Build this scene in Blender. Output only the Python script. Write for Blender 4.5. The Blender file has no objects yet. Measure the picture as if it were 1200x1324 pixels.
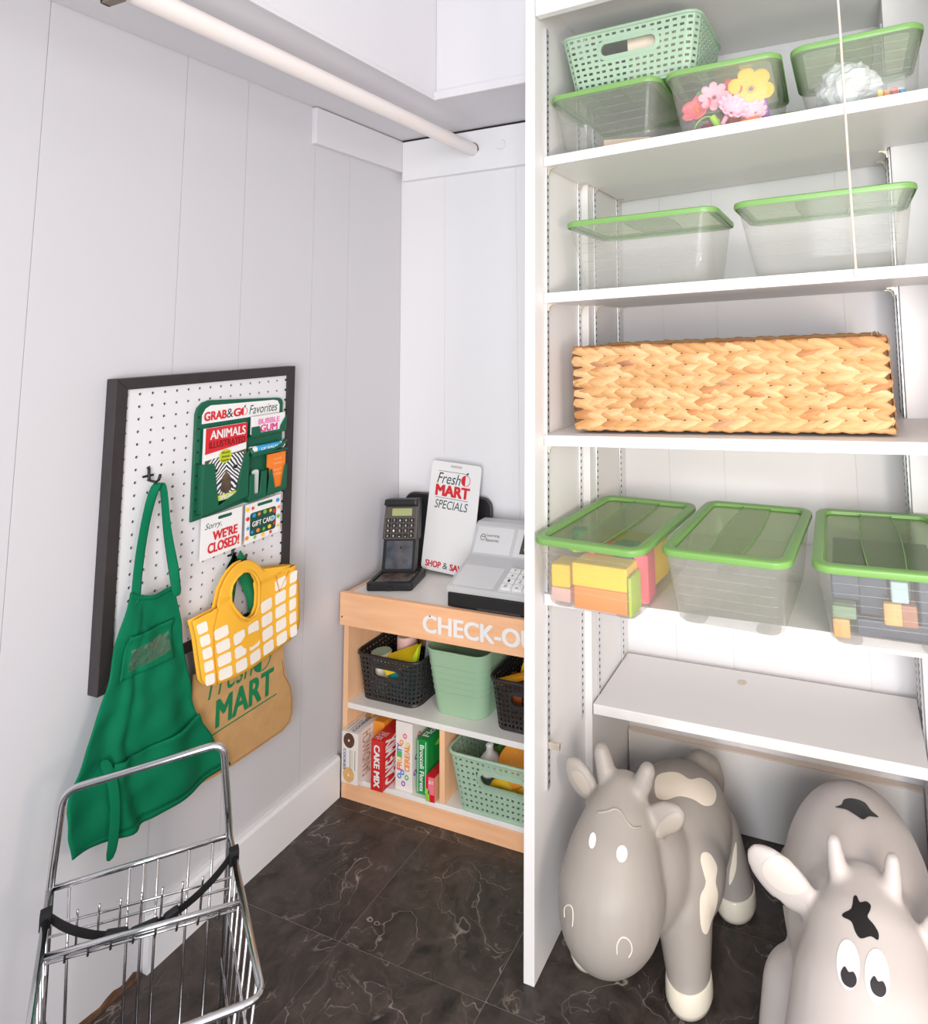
import bpy, math, random
from mathutils import Vector, Matrix
from mathutils.bvhtree import BVHTree
random.seed(7)
C = bpy.context
S = C.scene
COL = S.collection
PI = math.pi

# ---------------------------------------------------------------- camera
EYE = Vector((1.43104, -1.71684, 1.26214))
CR = Vector((0.93225259, 0.36058237, -0.02975684))
CU = Vector((0.06915279, -0.09685023, 0.99289371))
CF = Vector((-0.35513801, 0.9276855, 0.11522415))
FPX, PU, PV = 799.419, 789.406, 336.043
cam = bpy.data.objects.new('camera', bpy.data.cameras.new('camera'))
COL.objects.link(cam)
cam.matrix_world = Matrix(((CR.x, CU.x, -CF.x, EYE.x), (CR.y, CU.y, -CF.y, EYE.y), (CR.z, CU.z, -CF.z, EYE.z), (0, 0, 0, 1)))
cam.data.sensor_fit = 'AUTO'
cam.data.sensor_width = 36
cam.data.lens = FPX * 36 / 1324
cam.data.shift_x = (600 - PU) / 1324
cam.data.shift_y = (PV - 662) / 1324
cam.data.clip_start = 0.02
S.camera = cam

# ---------------------------------------------------------------- world and lights
world = bpy.data.worlds.new('world')
S.world = world
world.use_nodes = True
world.node_tree.nodes['Background'].inputs[0].default_value = (0.93, 0.96, 1.0, 1)
world.node_tree.nodes['Background'].inputs[1].default_value = 0.40


def light(name, kind, loc, energy, color, size, target=None):
    d = bpy.data.lights.new(name, kind)
    d.energy = energy
    d.color = color
    if kind == 'AREA':
        d.shape = 'RECTANGLE'
        d.size, d.size_y = size
    else:
        d.shadow_soft_size = size
    o = bpy.data.objects.new(name, d)
    COL.objects.link(o)
    o.location = loc
    if target:
        o.rotation_euler = (Vector(target) - Vector(loc)).to_track_quat('-Z', 'Y').to_euler()
    return o


light('daylight', 'AREA', (1.75, -2.85, 1.05), 60, (0.94, 0.96, 1.0), (1.1, 1.9), (1.45, 0, 0.95))
light('room_lamp', 'AREA', (1.95, -1.5, 1.05), 8, (1.0, 0.82, 0.66), (0.3, 0.3), (1.0, -0.1, 0.6))
vs = S.view_settings
vs.view_transform = 'Standard'
vs.look = 'None'
vs.gamma = 1
vs.use_curve_mapping = False
vs.exposure = 0.17
S.cycles.transparent_max_bounces = 32


def at(px, py, ax, val):
    """point where the line of sight through a photo position meets the plane ax = val"""
    d = CF + CR * ((px - PU) / FPX) - CU * ((py - PV) / FPX)
    i = 'xyz'.index(ax)
    return EYE + d * ((val - EYE[i]) / d[i])


# ---------------------------------------------------------------- mesh building
class MB:
    def __init__(s):
        s.v, s.f, s.m = [], [], []

    def add(s, vs_, fs, mi=0):
        n = len(s.v)
        s.v += [tuple(p) for p in vs_]
        for f in fs:
            s.f.append([i + n for i in f])
            s.m.append(mi)
        return s

    def box(s, x0, y0, z0, x1, y1, z1, M=None, mi=0):
        p = [Vector((x, y, z)) for z in (z0, z1) for y in (y0, y1) for x in (x0, x1)]
        if M:
            p = [M @ q for q in p]
        return s.add(p, [(0, 2, 3, 1), (4, 5, 7, 6), (0, 1, 5, 4), (2, 6, 7, 3), (0, 4, 6, 2), (1, 3, 7, 5)], mi)

    def hexa(s, p, mi=0):
        """p: 8 corners ordered like box: z, y, x"""
        return s.add(p, [(0, 2, 3, 1), (4, 5, 7, 6), (0, 1, 5, 4), (2, 6, 7, 3), (0, 4, 6, 2), (1, 3, 7, 5)], mi)

    def rings(s, rs, cap0=True, cap1=True, mi=0, closed=False):
        n = len(rs[0])
        fs = []
        k = len(rs)
        for a in range(k if closed else k - 1):
            b = (a + 1) % k
            for i in range(n):
                j = (i + 1) % n
                fs.append((a * n + i, a * n + j, b * n + j, b * n + i))
        if cap0 and not closed:
            fs.append(tuple(range(n - 1, -1, -1)))
        if cap1 and not closed:
            fs.append(tuple(range((k - 1) * n, k * n)))
        return s.add([p for r in rs for p in r], fs, mi)

    def tube(s, path, r, n=8, closed=False, mi=0, flat=None):
        path = [Vector(p) for p in path]
        rs = []
        k = len(path)
        up = None
        for i, p in enumerate(path):
            if closed:
                t = path[(i + 1) % k] - path[i - 1]
            else:
                t = path[min(i + 1, k - 1)] - path[max(i - 1, 0)]
            t.normalize()
            if up is None:
                up = Vector((0, 0, 1)) if abs(t.z) < 0.9 else Vector((1, 0, 0))
            a = up - t * up.dot(t)
            if a.length < 1e-6:
                a = t.orthogonal()
            a.normalize()
            up = a
            b = t.cross(a)
            rr_ = r[i] if isinstance(r, (list, tuple)) else r
            rs.append([p + (a * math.cos(q) + b * math.sin(q)) * rr_ for q in (2 * PI * j / n for j in range(n))])
        return s.rings(rs, mi=mi, closed=closed)

    def cyl(s, p, q, r0, r1=None, n=16, mi=0):
        return s.tube([p, q], [r0, r0 if r1 is None else r1], n, mi=mi)

    def lathe(s, prof, n=24, M=None, mi=0, cap=True):
        rs = []
        for r, z in prof:
            ring = [Vector((r * math.cos(2 * PI * i / n), r * math.sin(2 * PI * i / n), z)) for i in range(n)]
            rs.append([M @ p for p in ring] if M else ring)
        return s.rings(rs, cap, cap, mi)

    def prism(s, out, h0, h1, M=None, mi=0):
        a = [Vector((x, y, h0)) for x, y in out]
        b = [Vector((x, y, h1)) for x, y in out]
        if M:
            a = [M @ p for p in a]
            b = [M @ p for p in b]
        return s.rings([a, b], mi=mi)

    def ball(s, c, r, nu=16, nv=10, M=None, mi=0):
        if not isinstance(r, (list, tuple)):
            r = (r, r, r)
        c = Vector(c)
        rs = []
        for i in range(1, nv):
            t = PI * i / nv - PI / 2
            ring = [Vector((r[0] * math.cos(t) * math.cos(2 * PI * j / nu), r[1] * math.cos(t) * math.sin(2 * PI * j / nu), r[2] * math.sin(t))) for j in range(nu)]
            rs.append([c + ((M @ p) if M else p) for p in ring])
        return s.rings(rs, mi=mi)

    def grid(s, fn, nu, nv, mi=0):
        vs_ = [fn(i / nu, j / nv) for j in range(nv + 1) for i in range(nu + 1)]
        fs = [(j * (nu + 1) + i, j * (nu + 1) + i + 1, (j + 1) * (nu + 1) + i + 1, (j + 1) * (nu + 1) + i) for j in range(nv) for i in range(nu)]
        return s.add(vs_, fs, mi)

    def ribbon(s, pts, wid, mi=0):
        """pts: [(point, width vector)]"""
        vs_ = []
        for p, w in pts:
            p, w = Vector(p), Vector(w)
            vs_ += [p - w * wid / 2, p + w * wid / 2]
        return s.add(vs_, [(2 * i, 2 * i + 1, 2 * i + 3, 2 * i + 2) for i in range(len(pts) - 1)], mi)

    def mesh(s, name, mats):
        me = bpy.data.meshes.new(name)
        me.from_pydata(s.v, [], s.f)
        for m in (mats if isinstance(mats, (list, tuple)) else [mats]):
            me.materials.append(m)
        if any(s.m):
            me.polygons.foreach_set('material_index', s.m)
        me.update()
        return me

    def build(s, name, mats, parent=None, smooth=False, bevel=0, solid=0, off=-1, sub=0):
        me = s.mesh(name, mats)
        if smooth:
            me.polygons.foreach_set('use_smooth', [True] * len(me.polygons))
            if smooth is not True:
                try:
                    me.set_sharp_from_angle(angle=math.radians(smooth))
                except Exception:
                    pass
        o = bpy.data.objects.new(name, me)
        COL.objects.link(o)
        o.parent = parent
        if solid:
            m = o.modifiers.new('solid', 'SOLIDIFY')
            m.thickness = solid
            m.offset = off
        if sub:
            m = o.modifiers.new('sub', 'SUBSURF')
            m.levels = m.render_levels = sub
        if bevel:
            m = o.modifiers.new('bevel', 'BEVEL')
            m.width = bevel
            m.segments = 2
            m.limit_method = 'ANGLE'
            m.angle_limit = math.radians(40)
        return o


def thing(name, label, cat, loc=(0, 0, 0), rz=0, group=None, rot=None):
    o = bpy.data.objects.new(name, None)
    COL.objects.link(o)
    o.empty_display_size = 0.05
    o.location = loc
    o.rotation_euler = rot if rot else (0, 0, rz)
    return tag(o, label, cat, group)


def tag(o, label, cat=None, group=None):
    o['label'] = label
    if cat:
        o['category'] = cat
    if group:
        o['group'] = group
    return o


def struct(o):
    o['kind'] = 'structure'
    return o


def stuff(o):
    o['kind'] = 'stuff'
    return o


def rr(w, d, r, n=5, cx=0, cy=0):
    out = []
    for sx, sy, a0 in ((1, 1, 0), (-1, 1, 90), (-1, -1, 180), (1, -1, 270)):
        for i in range(n + 1):
            a = math.radians(a0 + 90 * i / n)
            out.append((cx + sx * (w / 2 - r) + r * math.cos(a), cy + sy * (d / 2 - r) + r * math.sin(a)))
    return out


def rr3(w, d, r, z, n=5):
    return [Vector((x, y, z)) for x, y in rr(w, d, r, n)]


def frame(o, X, Y, Z):
    o, X, Y, Z = Vector(o), Vector(X).normalized(), Vector(Y).normalized(), Vector(Z).normalized()
    return Matrix(((X.x, Y.x, Z.x, o.x), (X.y, Y.y, Z.y, o.y), (X.z, Y.z, Z.z, o.z), (0, 0, 0, 1)))


def FW(x, y, z):            # on the left wall, facing +x
    return frame((x, y, z), (0, 1, 0), (0, 0, 1), (1, 0, 0))


def FF(x, y, z):            # facing the viewer, -y
    return frame((x, y, z), (1, 0, 0), (0, 0, 1), (0, -1, 0))


def FT(x, y, z):            # on a top face
    return frame((x, y, z), (1, 0, 0), (0, 1, 0), (0, 0, 1))


def RZ(M, deg):
    return M @ Matrix.Rotation(math.radians(deg), 4, 'Z')


def text(name, s, M, w, h, mat, parent=None, bold=0, shear=0, align='L'):
    """flat lettering, fitted into w x h with its lower left corner at the origin of M"""
    cu = bpy.data.curves.new(name, 'FONT')
    cu.body = s
    cu.size = 1
    cu.shear = shear
    cu.extrude = 0
    cu.resolution_u = 3
    t = bpy.data.objects.new('tmp', cu)
    COL.objects.link(t)
    C.view_layer.update()
    dg = C.evaluated_depsgraph_get()
    me = bpy.data.meshes.new_from_object(t.evaluated_get(dg))
    bpy.data.objects.remove(t)
    bpy.data.curves.remove(cu)
    xs = [v.co.x for v in me.vertices]
    ys = [v.co.y for v in me.vertices]
    x0, x1, y0, y1 = min(xs), max(xs), min(ys), max(ys)
    sx = w / (x1 - x0)
    sy = h / (y1 - y0) if h else sx
    vs_ = [v.co.copy() for v in me.vertices]
    fs = [list(p.vertices) for p in me.polygons]
    bpy.data.meshes.remove(me)
    mb = MB()
    b = bold * 1.1
    for n, (dx, dy) in enumerate(((-b, -b * .6), (b, -b * .6), (-b, b * .6), (b, b * .6), (0, 0)) if bold else ((0, 0),)):     # heavier strokes, each a hair above the last
        mb.add([M @ Vector(((q.x - x0 + dx) * sx, (q.y - y0 + dy) * sy, 0.0004 + 0.00012 * n)) for q in vs_], fs)
    me = mb.mesh(name, [])
    me.materials.append(mat)
    o = bpy.data.objects.new(name, me)
    COL.objects.link(o)
    o.parent = parent
    return o


def flat(name, out, M, mat, parent=None, t=0.0004):
    return MB().prism(out, -0.0004, t, M).build(name, mat, parent)


def circ(r, n=20, cx=0, cy=0, a0=0, a1=360):
    k = n if a1 - a0 >= 360 else n + 1
    return [(cx + r * math.cos(math.radians(a0 + (a1 - a0) * i / n)), cy + r * math.sin(math.radians(a0 + (a1 - a0) * i / n))) for i in range(k)]


def star(r, k=5, q=0.45, cx=0, cy=0, rot=90):
    return [(cx + (r if i % 2 == 0 else r * q) * math.cos(math.radians(rot + 180 / k * i)), cy + (r if i % 2 == 0 else r * q) * math.sin(math.radians(rot + 180 / k * i))) for i in range(2 * k)]


def ringprint(name, r0, r1, M, mat, parent, t=0.0004, n=20):
    a = MB()
    rs = [[M @ Vector((x, y, h)) for x, y in circ(r, n)] for r, h in ((r0, -0.0004), (r1, -0.0004), (r1, t), (r0, t))]
    return a.rings(rs, closed=True).build(name, mat, parent)


def apple(M, r, red, outline, leaf, parent):
    """half filled apple mark: left half solid, right half outlined, a leaf on top"""
    h = MB()
    h.prism(circ(r, 14, 0, 0, 95, 265), -0.0004, 0.0006, M)
    r1 = h.build('apple_half', red, parent)
    k = MB()
    rs = []
    for i in range(13):
        a = math.radians(-88 + 176 * i / 12)
        c, s_ = math.cos(a), math.sin(a)
        rs.append([M @ Vector((q * c, q * s_, z)) for q, z in ((r * 0.9, -0.0004), (r, -0.0004), (r, 0.0006), (r * 0.9, 0.0006))])
    k.rings(rs)
    r2 = k.build('apple_outline', outline, parent)
    b = MB()
    b.prism([(0, r * 1.0), (r * 0.1, r * 1.35), (r * 0.5, r * 1.55), (r * 0.45, r * 1.15)], -0.0004, 0.0006, M)
    r3 = b.build('apple_leaf', leaf, parent)
    return [r1, r2, r3]


# ---------------------------------------------------------------- materials
def lin(c):
    c /= 255
    return c / 12.92 if c <= 0.04045 else ((c + 0.055) / 1.055) ** 2.4


def rgb(t):
    return (lin(t[0]), lin(t[1]), lin(t[2]), 1)


def mat(name, c, rough=0.5, metal=0, spec=0.5, bump=0, bscale=80, vary=0, vscale=6, stretch=None, coat=0, emit=0, c2=None):
    m = bpy.data.materials.new(name)
    m.use_nodes = True
    nt = m.node_tree
    b = nt.nodes['Principled BSDF']
    b.inputs['Base Color'].default_value = rgb(c)
    b.inputs['Roughness'].default_value = rough
    b.inputs['Metallic'].default_value = metal
    b.inputs['Specular IOR Level'].default_value = spec
    if coat:
        b.inputs['Coat Weight'].default_value = coat
    if emit:
        b.inputs['Emission Color'].default_value = rgb(c)
        b.inputs['Emission Strength'].default_value = emit
    if vary or bump:
        tc = nt.nodes.new('ShaderNodeTexCoord')
        mp = nt.nodes.new('ShaderNodeMapping')
        nt.links.new(tc.outputs['Object'], mp.inputs[0])
        if stretch:
            mp.inputs['Scale'].default_value = stretch
    if vary or c2:
        n = nt.nodes.new('ShaderNodeTexNoise')
        n.inputs['Scale'].default_value = vscale
        n.inputs['Detail'].default_value = 5
        nt.links.new(mp.outputs[0], n.inputs['Vector'])
        r = nt.nodes.new('ShaderNodeValToRGB')
        r.color_ramp.elements[0].position = 0.3
        r.color_ramp.elements[1].position = 0.7
        k = 1 - vary
        r.color_ramp.elements[0].color = rgb(c2) if c2 else rgb(tuple(q * k for q in c))
        r.color_ramp.elements[1].color = rgb(c)
        nt.links.new(n.outputs['Fac'], r.inputs[0])
        nt.links.new(r.outputs[0], b.inputs['Base Color'])
    if bump:
        n = nt.nodes.new('ShaderNodeTexNoise')
        n.inputs['Scale'].default_value = bscale
        n.inputs['Detail'].default_value = 3
        nt.links.new(mp.outputs[0], n.inputs['Vector'])
        bp = nt.nodes.new('ShaderNodeBump')
        bp.inputs['Strength'].default_value = bump
        bp.inputs['Distance'].default_value = 0.002
        nt.links.new(n.outputs['Fac'], bp.inputs['Height'])
        nt.links.new(bp.outputs[0], b.inputs['Normal'])
    return m


def clear(name, tint, alpha, rough=0.15, haze=None, gloss=0.06):
    """thin clear or tinted plastic: mostly see-through, a little milky, a little shiny"""
    m = bpy.data.materials.new(name)
    m.use_nodes = True
    nt = m.node_tree
    nt.nodes.clear()
    out = nt.nodes.new('ShaderNodeOutputMaterial')
    tr = nt.nodes.new('ShaderNodeBsdfTransparent')
    tr.inputs[0].default_value = rgb(tint)
    df = nt.nodes.new('ShaderNodeBsdfDiffuse')
    df.inputs[0].default_value = rgb(haze or tint)
    tl = nt.nodes.new('ShaderNodeBsdfTranslucent')
    tl.inputs[0].default_value = rgb(haze or tint)
    m0 = nt.nodes.new('ShaderNodeMixShader')
    m0.inputs[0].default_value = 0.35
    nt.links.new(df.outputs[0], m0.inputs[1])
    nt.links.new(tl.outputs[0], m0.inputs[2])
    m1 = nt.nodes.new('ShaderNodeMixShader')
    m1.inputs[0].default_value = alpha
    nt.links.new(tr.outputs[0], m1.inputs[1])
    nt.links.new(m0.outputs[0], m1.inputs[2])
    gl = nt.nodes.new('ShaderNodeBsdfGlossy')
    gl.inputs['Roughness'].default_value = rough
    fr = nt.nodes.new('ShaderNodeLayerWeight')
    fr.inputs[0].default_value = 0.25
    mu = nt.nodes.new('ShaderNodeMath')
    mu.operation = 'MULTIPLY_ADD'
    mu.inputs[1].default_value = 0.22
    mu.inputs[2].default_value = gloss
    nt.links.new(fr.outputs['Facing'], mu.inputs[0])
    m2 = nt.nodes.new('ShaderNodeMixShader')
    nt.links.new(mu.outputs[0], m2.inputs[0])
    nt.links.new(m1.outputs[0], m2.inputs[1])
    nt.links.new(gl.outputs[0], m2.inputs[2])
    nt.links.new(m2.outputs[0], out.inputs[0])
    return m


def wood(name, c, c2, axis='x', scale=1.0, rough=0.45):
    st = {'x': (1.2, 14, 14), 'y': (14, 1.2, 14), 'z': (14, 14, 1.2)}[axis]
    return mat(name, c, rough, vary=0.1, c2=c2, vscale=5 * scale, stretch=st, bump=0.05, bscale=20)


def floor_mat():
    m = mat('dark_stone_vinyl', (52, 47, 45), 0.42, spec=0.4)
    nt = m.node_tree
    N, L = nt.nodes, nt.links
    b = N['Principled BSDF']
    g = N.new('ShaderNodeNewGeometry')
    oi = N.new('ShaderNodeObjectInfo')
    ml = N.new('ShaderNodeVectorMath')
    ml.operation = 'MULTIPLY_ADD'
    ml.inputs[1].default_value = (9, 7, 5)
    L.new(oi.outputs['Random'], ml.inputs[0])
    L.new(g.outputs['Position'], ml.inputs[2])
    # warped coordinates
    n0 = N.new('ShaderNodeTexNoise')
    n0.inputs['Scale'].default_value = 5
    n0.inputs['Detail'].default_value = 4
    L.new(ml.outputs[0], n0.inputs['Vector'])
    wp = N.new('ShaderNodeVectorMath')
    wp.operation = 'MULTIPLY_ADD'
    wp.inputs[1].default_value = (0.35, 0.35, 0.35)
    L.new(n0.outputs['Color'], wp.inputs[0])
    L.new(ml.outputs[0], wp.inputs[2])

    def vein(scale, width, bright):
        n = N.new('ShaderNodeTexNoise')
        n.inputs['Scale'].default_value = scale
        n.inputs['Detail'].default_value = 2
        n.inputs['Roughness'].default_value = 0.4
        L.new(wp.outputs[0], n.inputs['Vector'])
        s1 = N.new('ShaderNodeMath')
        s1.operation = 'SUBTRACT'
        s1.inputs[1].default_value = 0.5
        L.new(n.outputs['Fac'], s1.inputs[0])
        ab = N.new('ShaderNodeMath')
        ab.operation = 'ABSOLUTE'
        L.new(s1.outputs[0], ab.inputs[0])
        mr = N.new('ShaderNodeMapRange')
        mr.inputs['From Min'].default_value = 0
        mr.inputs['From Max'].default_value = width
        mr.inputs['To Min'].default_value = bright
        mr.inputs['To Max'].default_value = 0
        L.new(ab.outputs[0], mr.inputs['Value'])
        return mr
    v1, v2 = vein(5.5, 0.006, 0.75), vein(16, 0.010, 0.38)
    mk = N.new('ShaderNodeTexNoise')
    mk.inputs['Scale'].default_value = 9
    L.new(ml.outputs[0], mk.inputs['Vector'])
    mr = N.new('ShaderNodeMapRange')
    mr.inputs['From Min'].default_value = 0.42
    mr.inputs['From Max'].default_value = 0.66
    L.new(mk.outputs['Fac'], mr.inputs['Value'])
    sm = N.new('ShaderNodeMath')
    sm.operation = 'ADD'
    L.new(v1.outputs[0], sm.inputs[0])
    L.new(v2.outputs[0], sm.inputs[1])
    pr = N.new('ShaderNodeMath')
    pr.operation = 'MULTIPLY'
    L.new(sm.outputs[0], pr.inputs[0])
    L.new(mr.outputs[0], pr.inputs[1])
    base = N.new('ShaderNodeTexNoise')
    base.inputs['Scale'].default_value = 14
    base.inputs['Detail'].default_value = 8
    base.inputs['Roughness'].default_value = 0.65
    L.new(wp.outputs[0], base.inputs['Vector'])
    rp = N.new('ShaderNodeValToRGB')
    e = rp.color_ramp.elements
    e[0].position, e[0].color = 0.3, rgb((33, 30, 29))
    e[1].position, e[1].color = 0.78, rgb((92, 80, 74))
    L.new(base.outputs['Fac'], rp.inputs[0])
    mx = N.new('ShaderNodeMix')
    mx.data_type = 'RGBA'
    L.new(pr.outputs[0], mx.inputs[0])
    L.new(rp.outputs[0], mx.inputs[6])
    mx.inputs[7].default_value = rgb((190, 176, 165))
    L.new(mx.outputs[2], b.inputs['Base Color'])
    return m


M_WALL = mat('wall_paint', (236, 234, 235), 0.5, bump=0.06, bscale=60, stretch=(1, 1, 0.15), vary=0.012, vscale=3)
M_WALLL = mat('wall_paint_dimmed', (209, 207, 210), 0.5, bump=0.06, bscale=60, stretch=(1, 1, 0.15), vary=0.012, vscale=3)  # wall paint darkened to put the left wall's dimmer light into the colour
M_SOFF = mat('soffit_paint', (221, 219, 222), 0.45, bump=0.05, bscale=40, stretch=(0.3, 0.3, 0.3))
M_TRIM = mat('trim_paint', (238, 237, 238), 0.42, bump=0.05, bscale=40, stretch=(0.3, 0.3, 0.3))
M_SHELF = mat('shelf_paint', (234, 231, 229), 0.4, bump=0.05, bscale=30, stretch=(0.15, 1, 1), vary=0.015, vscale=4)
M_FLOOR = floor_mat()
M_GROUT = mat('tile_joint', (150, 142, 136), 0.8)
M_RAW = mat('raw_broken_wood', (120, 84, 58), 0.9, bump=0.8, bscale=160, vary=0.4, vscale=60)
M_DARK = mat('dark_gap', (40, 34, 30), 0.9)
M_STEEL = mat('zinc_steel', (226, 227, 228), 0.35, metal=0.7)
M_CHROME = mat('chrome', (205, 205, 208), 0.16, metal=1)
M_BRASS = mat('dull_clip', (212, 202, 186), 0.35, metal=0.7)
M_BLACKFRAME = mat('black_frame', (52, 46, 47), 0.5, vary=0.12, vscale=30)
M_PEG = mat('pegboard_white', (226, 224, 226), 0.5)
M_PEGBACK = mat('peg_hole_shade', (70, 54, 44), 0.9)  # dark colour standing in for the shade inside the peg holes
M_BLACK = mat('black_plastic', (30, 30, 32), 0.4, bump=0.05, bscale=300)
M_CHAR = mat('charcoal_plastic', (66, 62, 60), 0.45)
M_HOOK = mat('black_wire', (22, 22, 24), 0.4)
M_GREEN = mat('rack_green', (12, 92, 66), 0.4)
M_APRON = mat('apron_green', (0, 112, 76), 0.8, bump=0.25, bscale=500, spec=0.2)
M_VINYL = clear('clear_vinyl', (215, 230, 222), 0.12, 0.12, haze=(190, 215, 200), gloss=0.10)
M_WHITE = mat('white_card', (238, 236, 234), 0.45)
M_RED = mat('red_print', (214, 38, 48), 0.5)
M_INK = mat('dark_green_ink', (24, 66, 56), 0.5)
M_BLUE = mat('blue_print', (28, 96, 168), 0.5)
M_YEL = mat('yellow_cloth', (247, 184, 52), 0.75, bump=0.2, bscale=400)
M_CREAMP = mat('cream_print', (246, 238, 226), 0.7)
M_KRAFT = mat('kraft_felt', (202, 158, 104), 0.85, bump=0.25, bscale=350, vary=0.06, vscale=40)
M_STRAP = mat('green_strap', (8, 122, 74), 0.8)
M_WOOD = wood('maple_laminate', (250, 196, 152), (240, 180, 134), 'x')
M_WOODZ = wood('maple_laminate_upright', (248, 200, 158), (238, 184, 140), 'z')
M_LAM = mat('white_laminate', (238, 234, 228), 0.3)
M_SAGE = mat('sage_plastic', (158, 190, 156), 0.4)
M_SAGEW = mat('sage_woven_plastic', (166, 192, 166), 0.42)
M_DKB = mat('black_woven_plastic', (44, 42, 42), 0.4)
M_LID = mat('lid_green', (122, 168, 92), 0.35)
M_LIDP = clear('lid_green_clear', (208, 226, 182), 0.36, 0.22, haze=(160, 188, 132), gloss=0.06)
M_LIDB = clear('lid_band_clear', (222, 232, 205), 0.22, 0.25, haze=(176, 196, 152), gloss=0.06)
M_TUB = clear('clear_tub', (251, 251, 250), 0.19, 0.12, haze=(248, 246, 243), gloss=0.02)
M_TUBR = clear('clear_tub_rim', (248, 249, 248), 0.22, 0.15, haze=(240, 240, 238), gloss=0.03)

# ---------------------------------------------------------------- setting
CEIL = 2.55


def wall_boards(root, cuts, fixed, axis, z0, z1, m, t=0.0016, gap=0.0010):
    """grooved panelling: each board its own piece, joints recessed"""
    for a, b in zip(cuts[:-1], cuts[1:]):
        mb = MB()
        if axis == 'y':
            mb.box(fixed - t, a + gap / 2, z0, fixed, b - gap / 2, z1)
        else:
            mb.box(a + gap / 2, fixed, z0, b - gap / 2, fixed + t, z1)
        mb.build('wall_board', m, root, bevel=0.0004)


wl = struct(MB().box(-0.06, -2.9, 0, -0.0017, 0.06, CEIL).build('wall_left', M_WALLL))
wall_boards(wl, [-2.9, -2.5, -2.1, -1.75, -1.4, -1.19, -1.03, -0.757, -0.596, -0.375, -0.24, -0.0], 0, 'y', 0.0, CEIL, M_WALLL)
wb = struct(MB().box(-0.06, 0.0017, 0, 2.6, 0.06, CEIL).build('wall_back', M_WALL))
wall_boards(wb, [0.0, 0.181, 0.455, 0.70, 0.932, 1.086, 1.418, 1.56, 1.9, 2.6], 0, 'x', 0.0, CEIL, M_WALL)
struct(MB().box(2.6, -2.9, 0, 2.65, 0.06, CEIL).build('wall_right_blocker', M_WALL))  # unseen wall, added to cut the light reaching the left wall
struct(MB().box(-0.06, -2.9, CEIL, 2.6, 0.06, CEIL + 0.05).build('ceiling', M_WALL))

fl = struct(MB().box(-0.06, -2.9, -0.05, 2.6, 0.06, -0.0008).build('floor', M_GROUT))
xs = [-0.012, 0.333, 0.692, 1.05, 1.41, 1.77, 2.13, 2.6]
ys = [-2.9, -2.66, -2.36, -2.06, -1.76, -1.465, -1.168, -0.87, -0.572, -0.275, 0.012]
for i in range(len(xs) - 1):
    for j in range(len(ys) - 1):
        g = 0.0007
        z = random.uniform(-0.0003, 0.0)
        MB().box(xs[i] + g, ys[j] + g, -0.0030, xs[i + 1] - g, ys[j + 1] - g, z).build('floor_tile', M_FLOOR, fl)

bb = struct(MB().prism([(0, 0), (0.016, 0), (0.016, 0.098), (0.012, 0.106), (0, 0.107)], 0, 0.507,
                       frame((0.0005, -0.25, 0), (1, 0, 0), (0, 0, 1), (0, -1, 0))).build('baseboard_left', M_TRIM))
# the wall below is broken where the baseboard stops
rg = MB()
top = [(-0.762 - 0.012 * i, 0.007 + 0.004 * math.sin(i * 1.7) + random.uniform(0, 0.007)) for i in range(36)]
out = [(top[0][0], 0.0)] + top + [(top[-1][0], 0.0)]
rg.prism(out, 0, 0.006, FW(0.0, 0, 0))
struct(rg.build('trim_1', M_RAW))

# upper soffit that wraps the corner: left run and back run, with a lip on the back run
so = struct(MB().box(0.0005, -2.88, 1.944, 0.352, -0.0005, CEIL - 0.001).build('trim_2', M_SOFF, bevel=0.002))
so2 = struct(MB().box(0.3525, -0.278, 1.944, 0.772, -0.0005, CEIL - 0.001).build('trim_3', M_SOFF, bevel=0.002))
MB().box(0.3525, -0.292, 1.940, 0.772, -0.278, 1.966).build('soffit_lip', M_SOFF, so2, bevel=0.002)
MB().box(0.351, -2.88, 1.9395, 0.358, -0.2785, 1.95).build('soffit_edge', M_SOFF, so, bevel=0.001)
# cleats that carry the rod
struct(MB().box(0.0005, -0.392, 1.832, 0.019, -0.0005, 1.9405).build('trim_4', M_SOFF, bevel=0.0015))
rail = struct(MB().box(0.0195, -0.02, 1.800, 0.772, -0.0005, 1.9375).build('trim_5', M_TRIM, bevel=0.0015))
MB().box(0.02, -0.0195, 1.9376, 0.772, -0.003, 1.9436).build('gap', M_DARK, rail)
plug = MB().cyl((0.414, -0.0205, 1.875), (0.414, -0.026, 1.875), 0.0165, 0.0150, 24).build('round_plug', M_TRIM, rail, smooth=40)
ring_ = MB().tube([(0.414 + 0.0172 * math.cos(a), -0.0212, 1.875 + 0.0172 * math.sin(a)) for a in (2 * PI * i / 24 for i in range(24))], 0.0010, 6, closed=True).build('plug_rim', M_TRIM, rail, smooth=True)

# paler patch where a board used to be, a hair proud of the wall
pt = MB().box(0.003, -0.0006, 0.765, 0.432, 0.0, 0.886).build('patch', M_WALL, wb)

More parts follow.
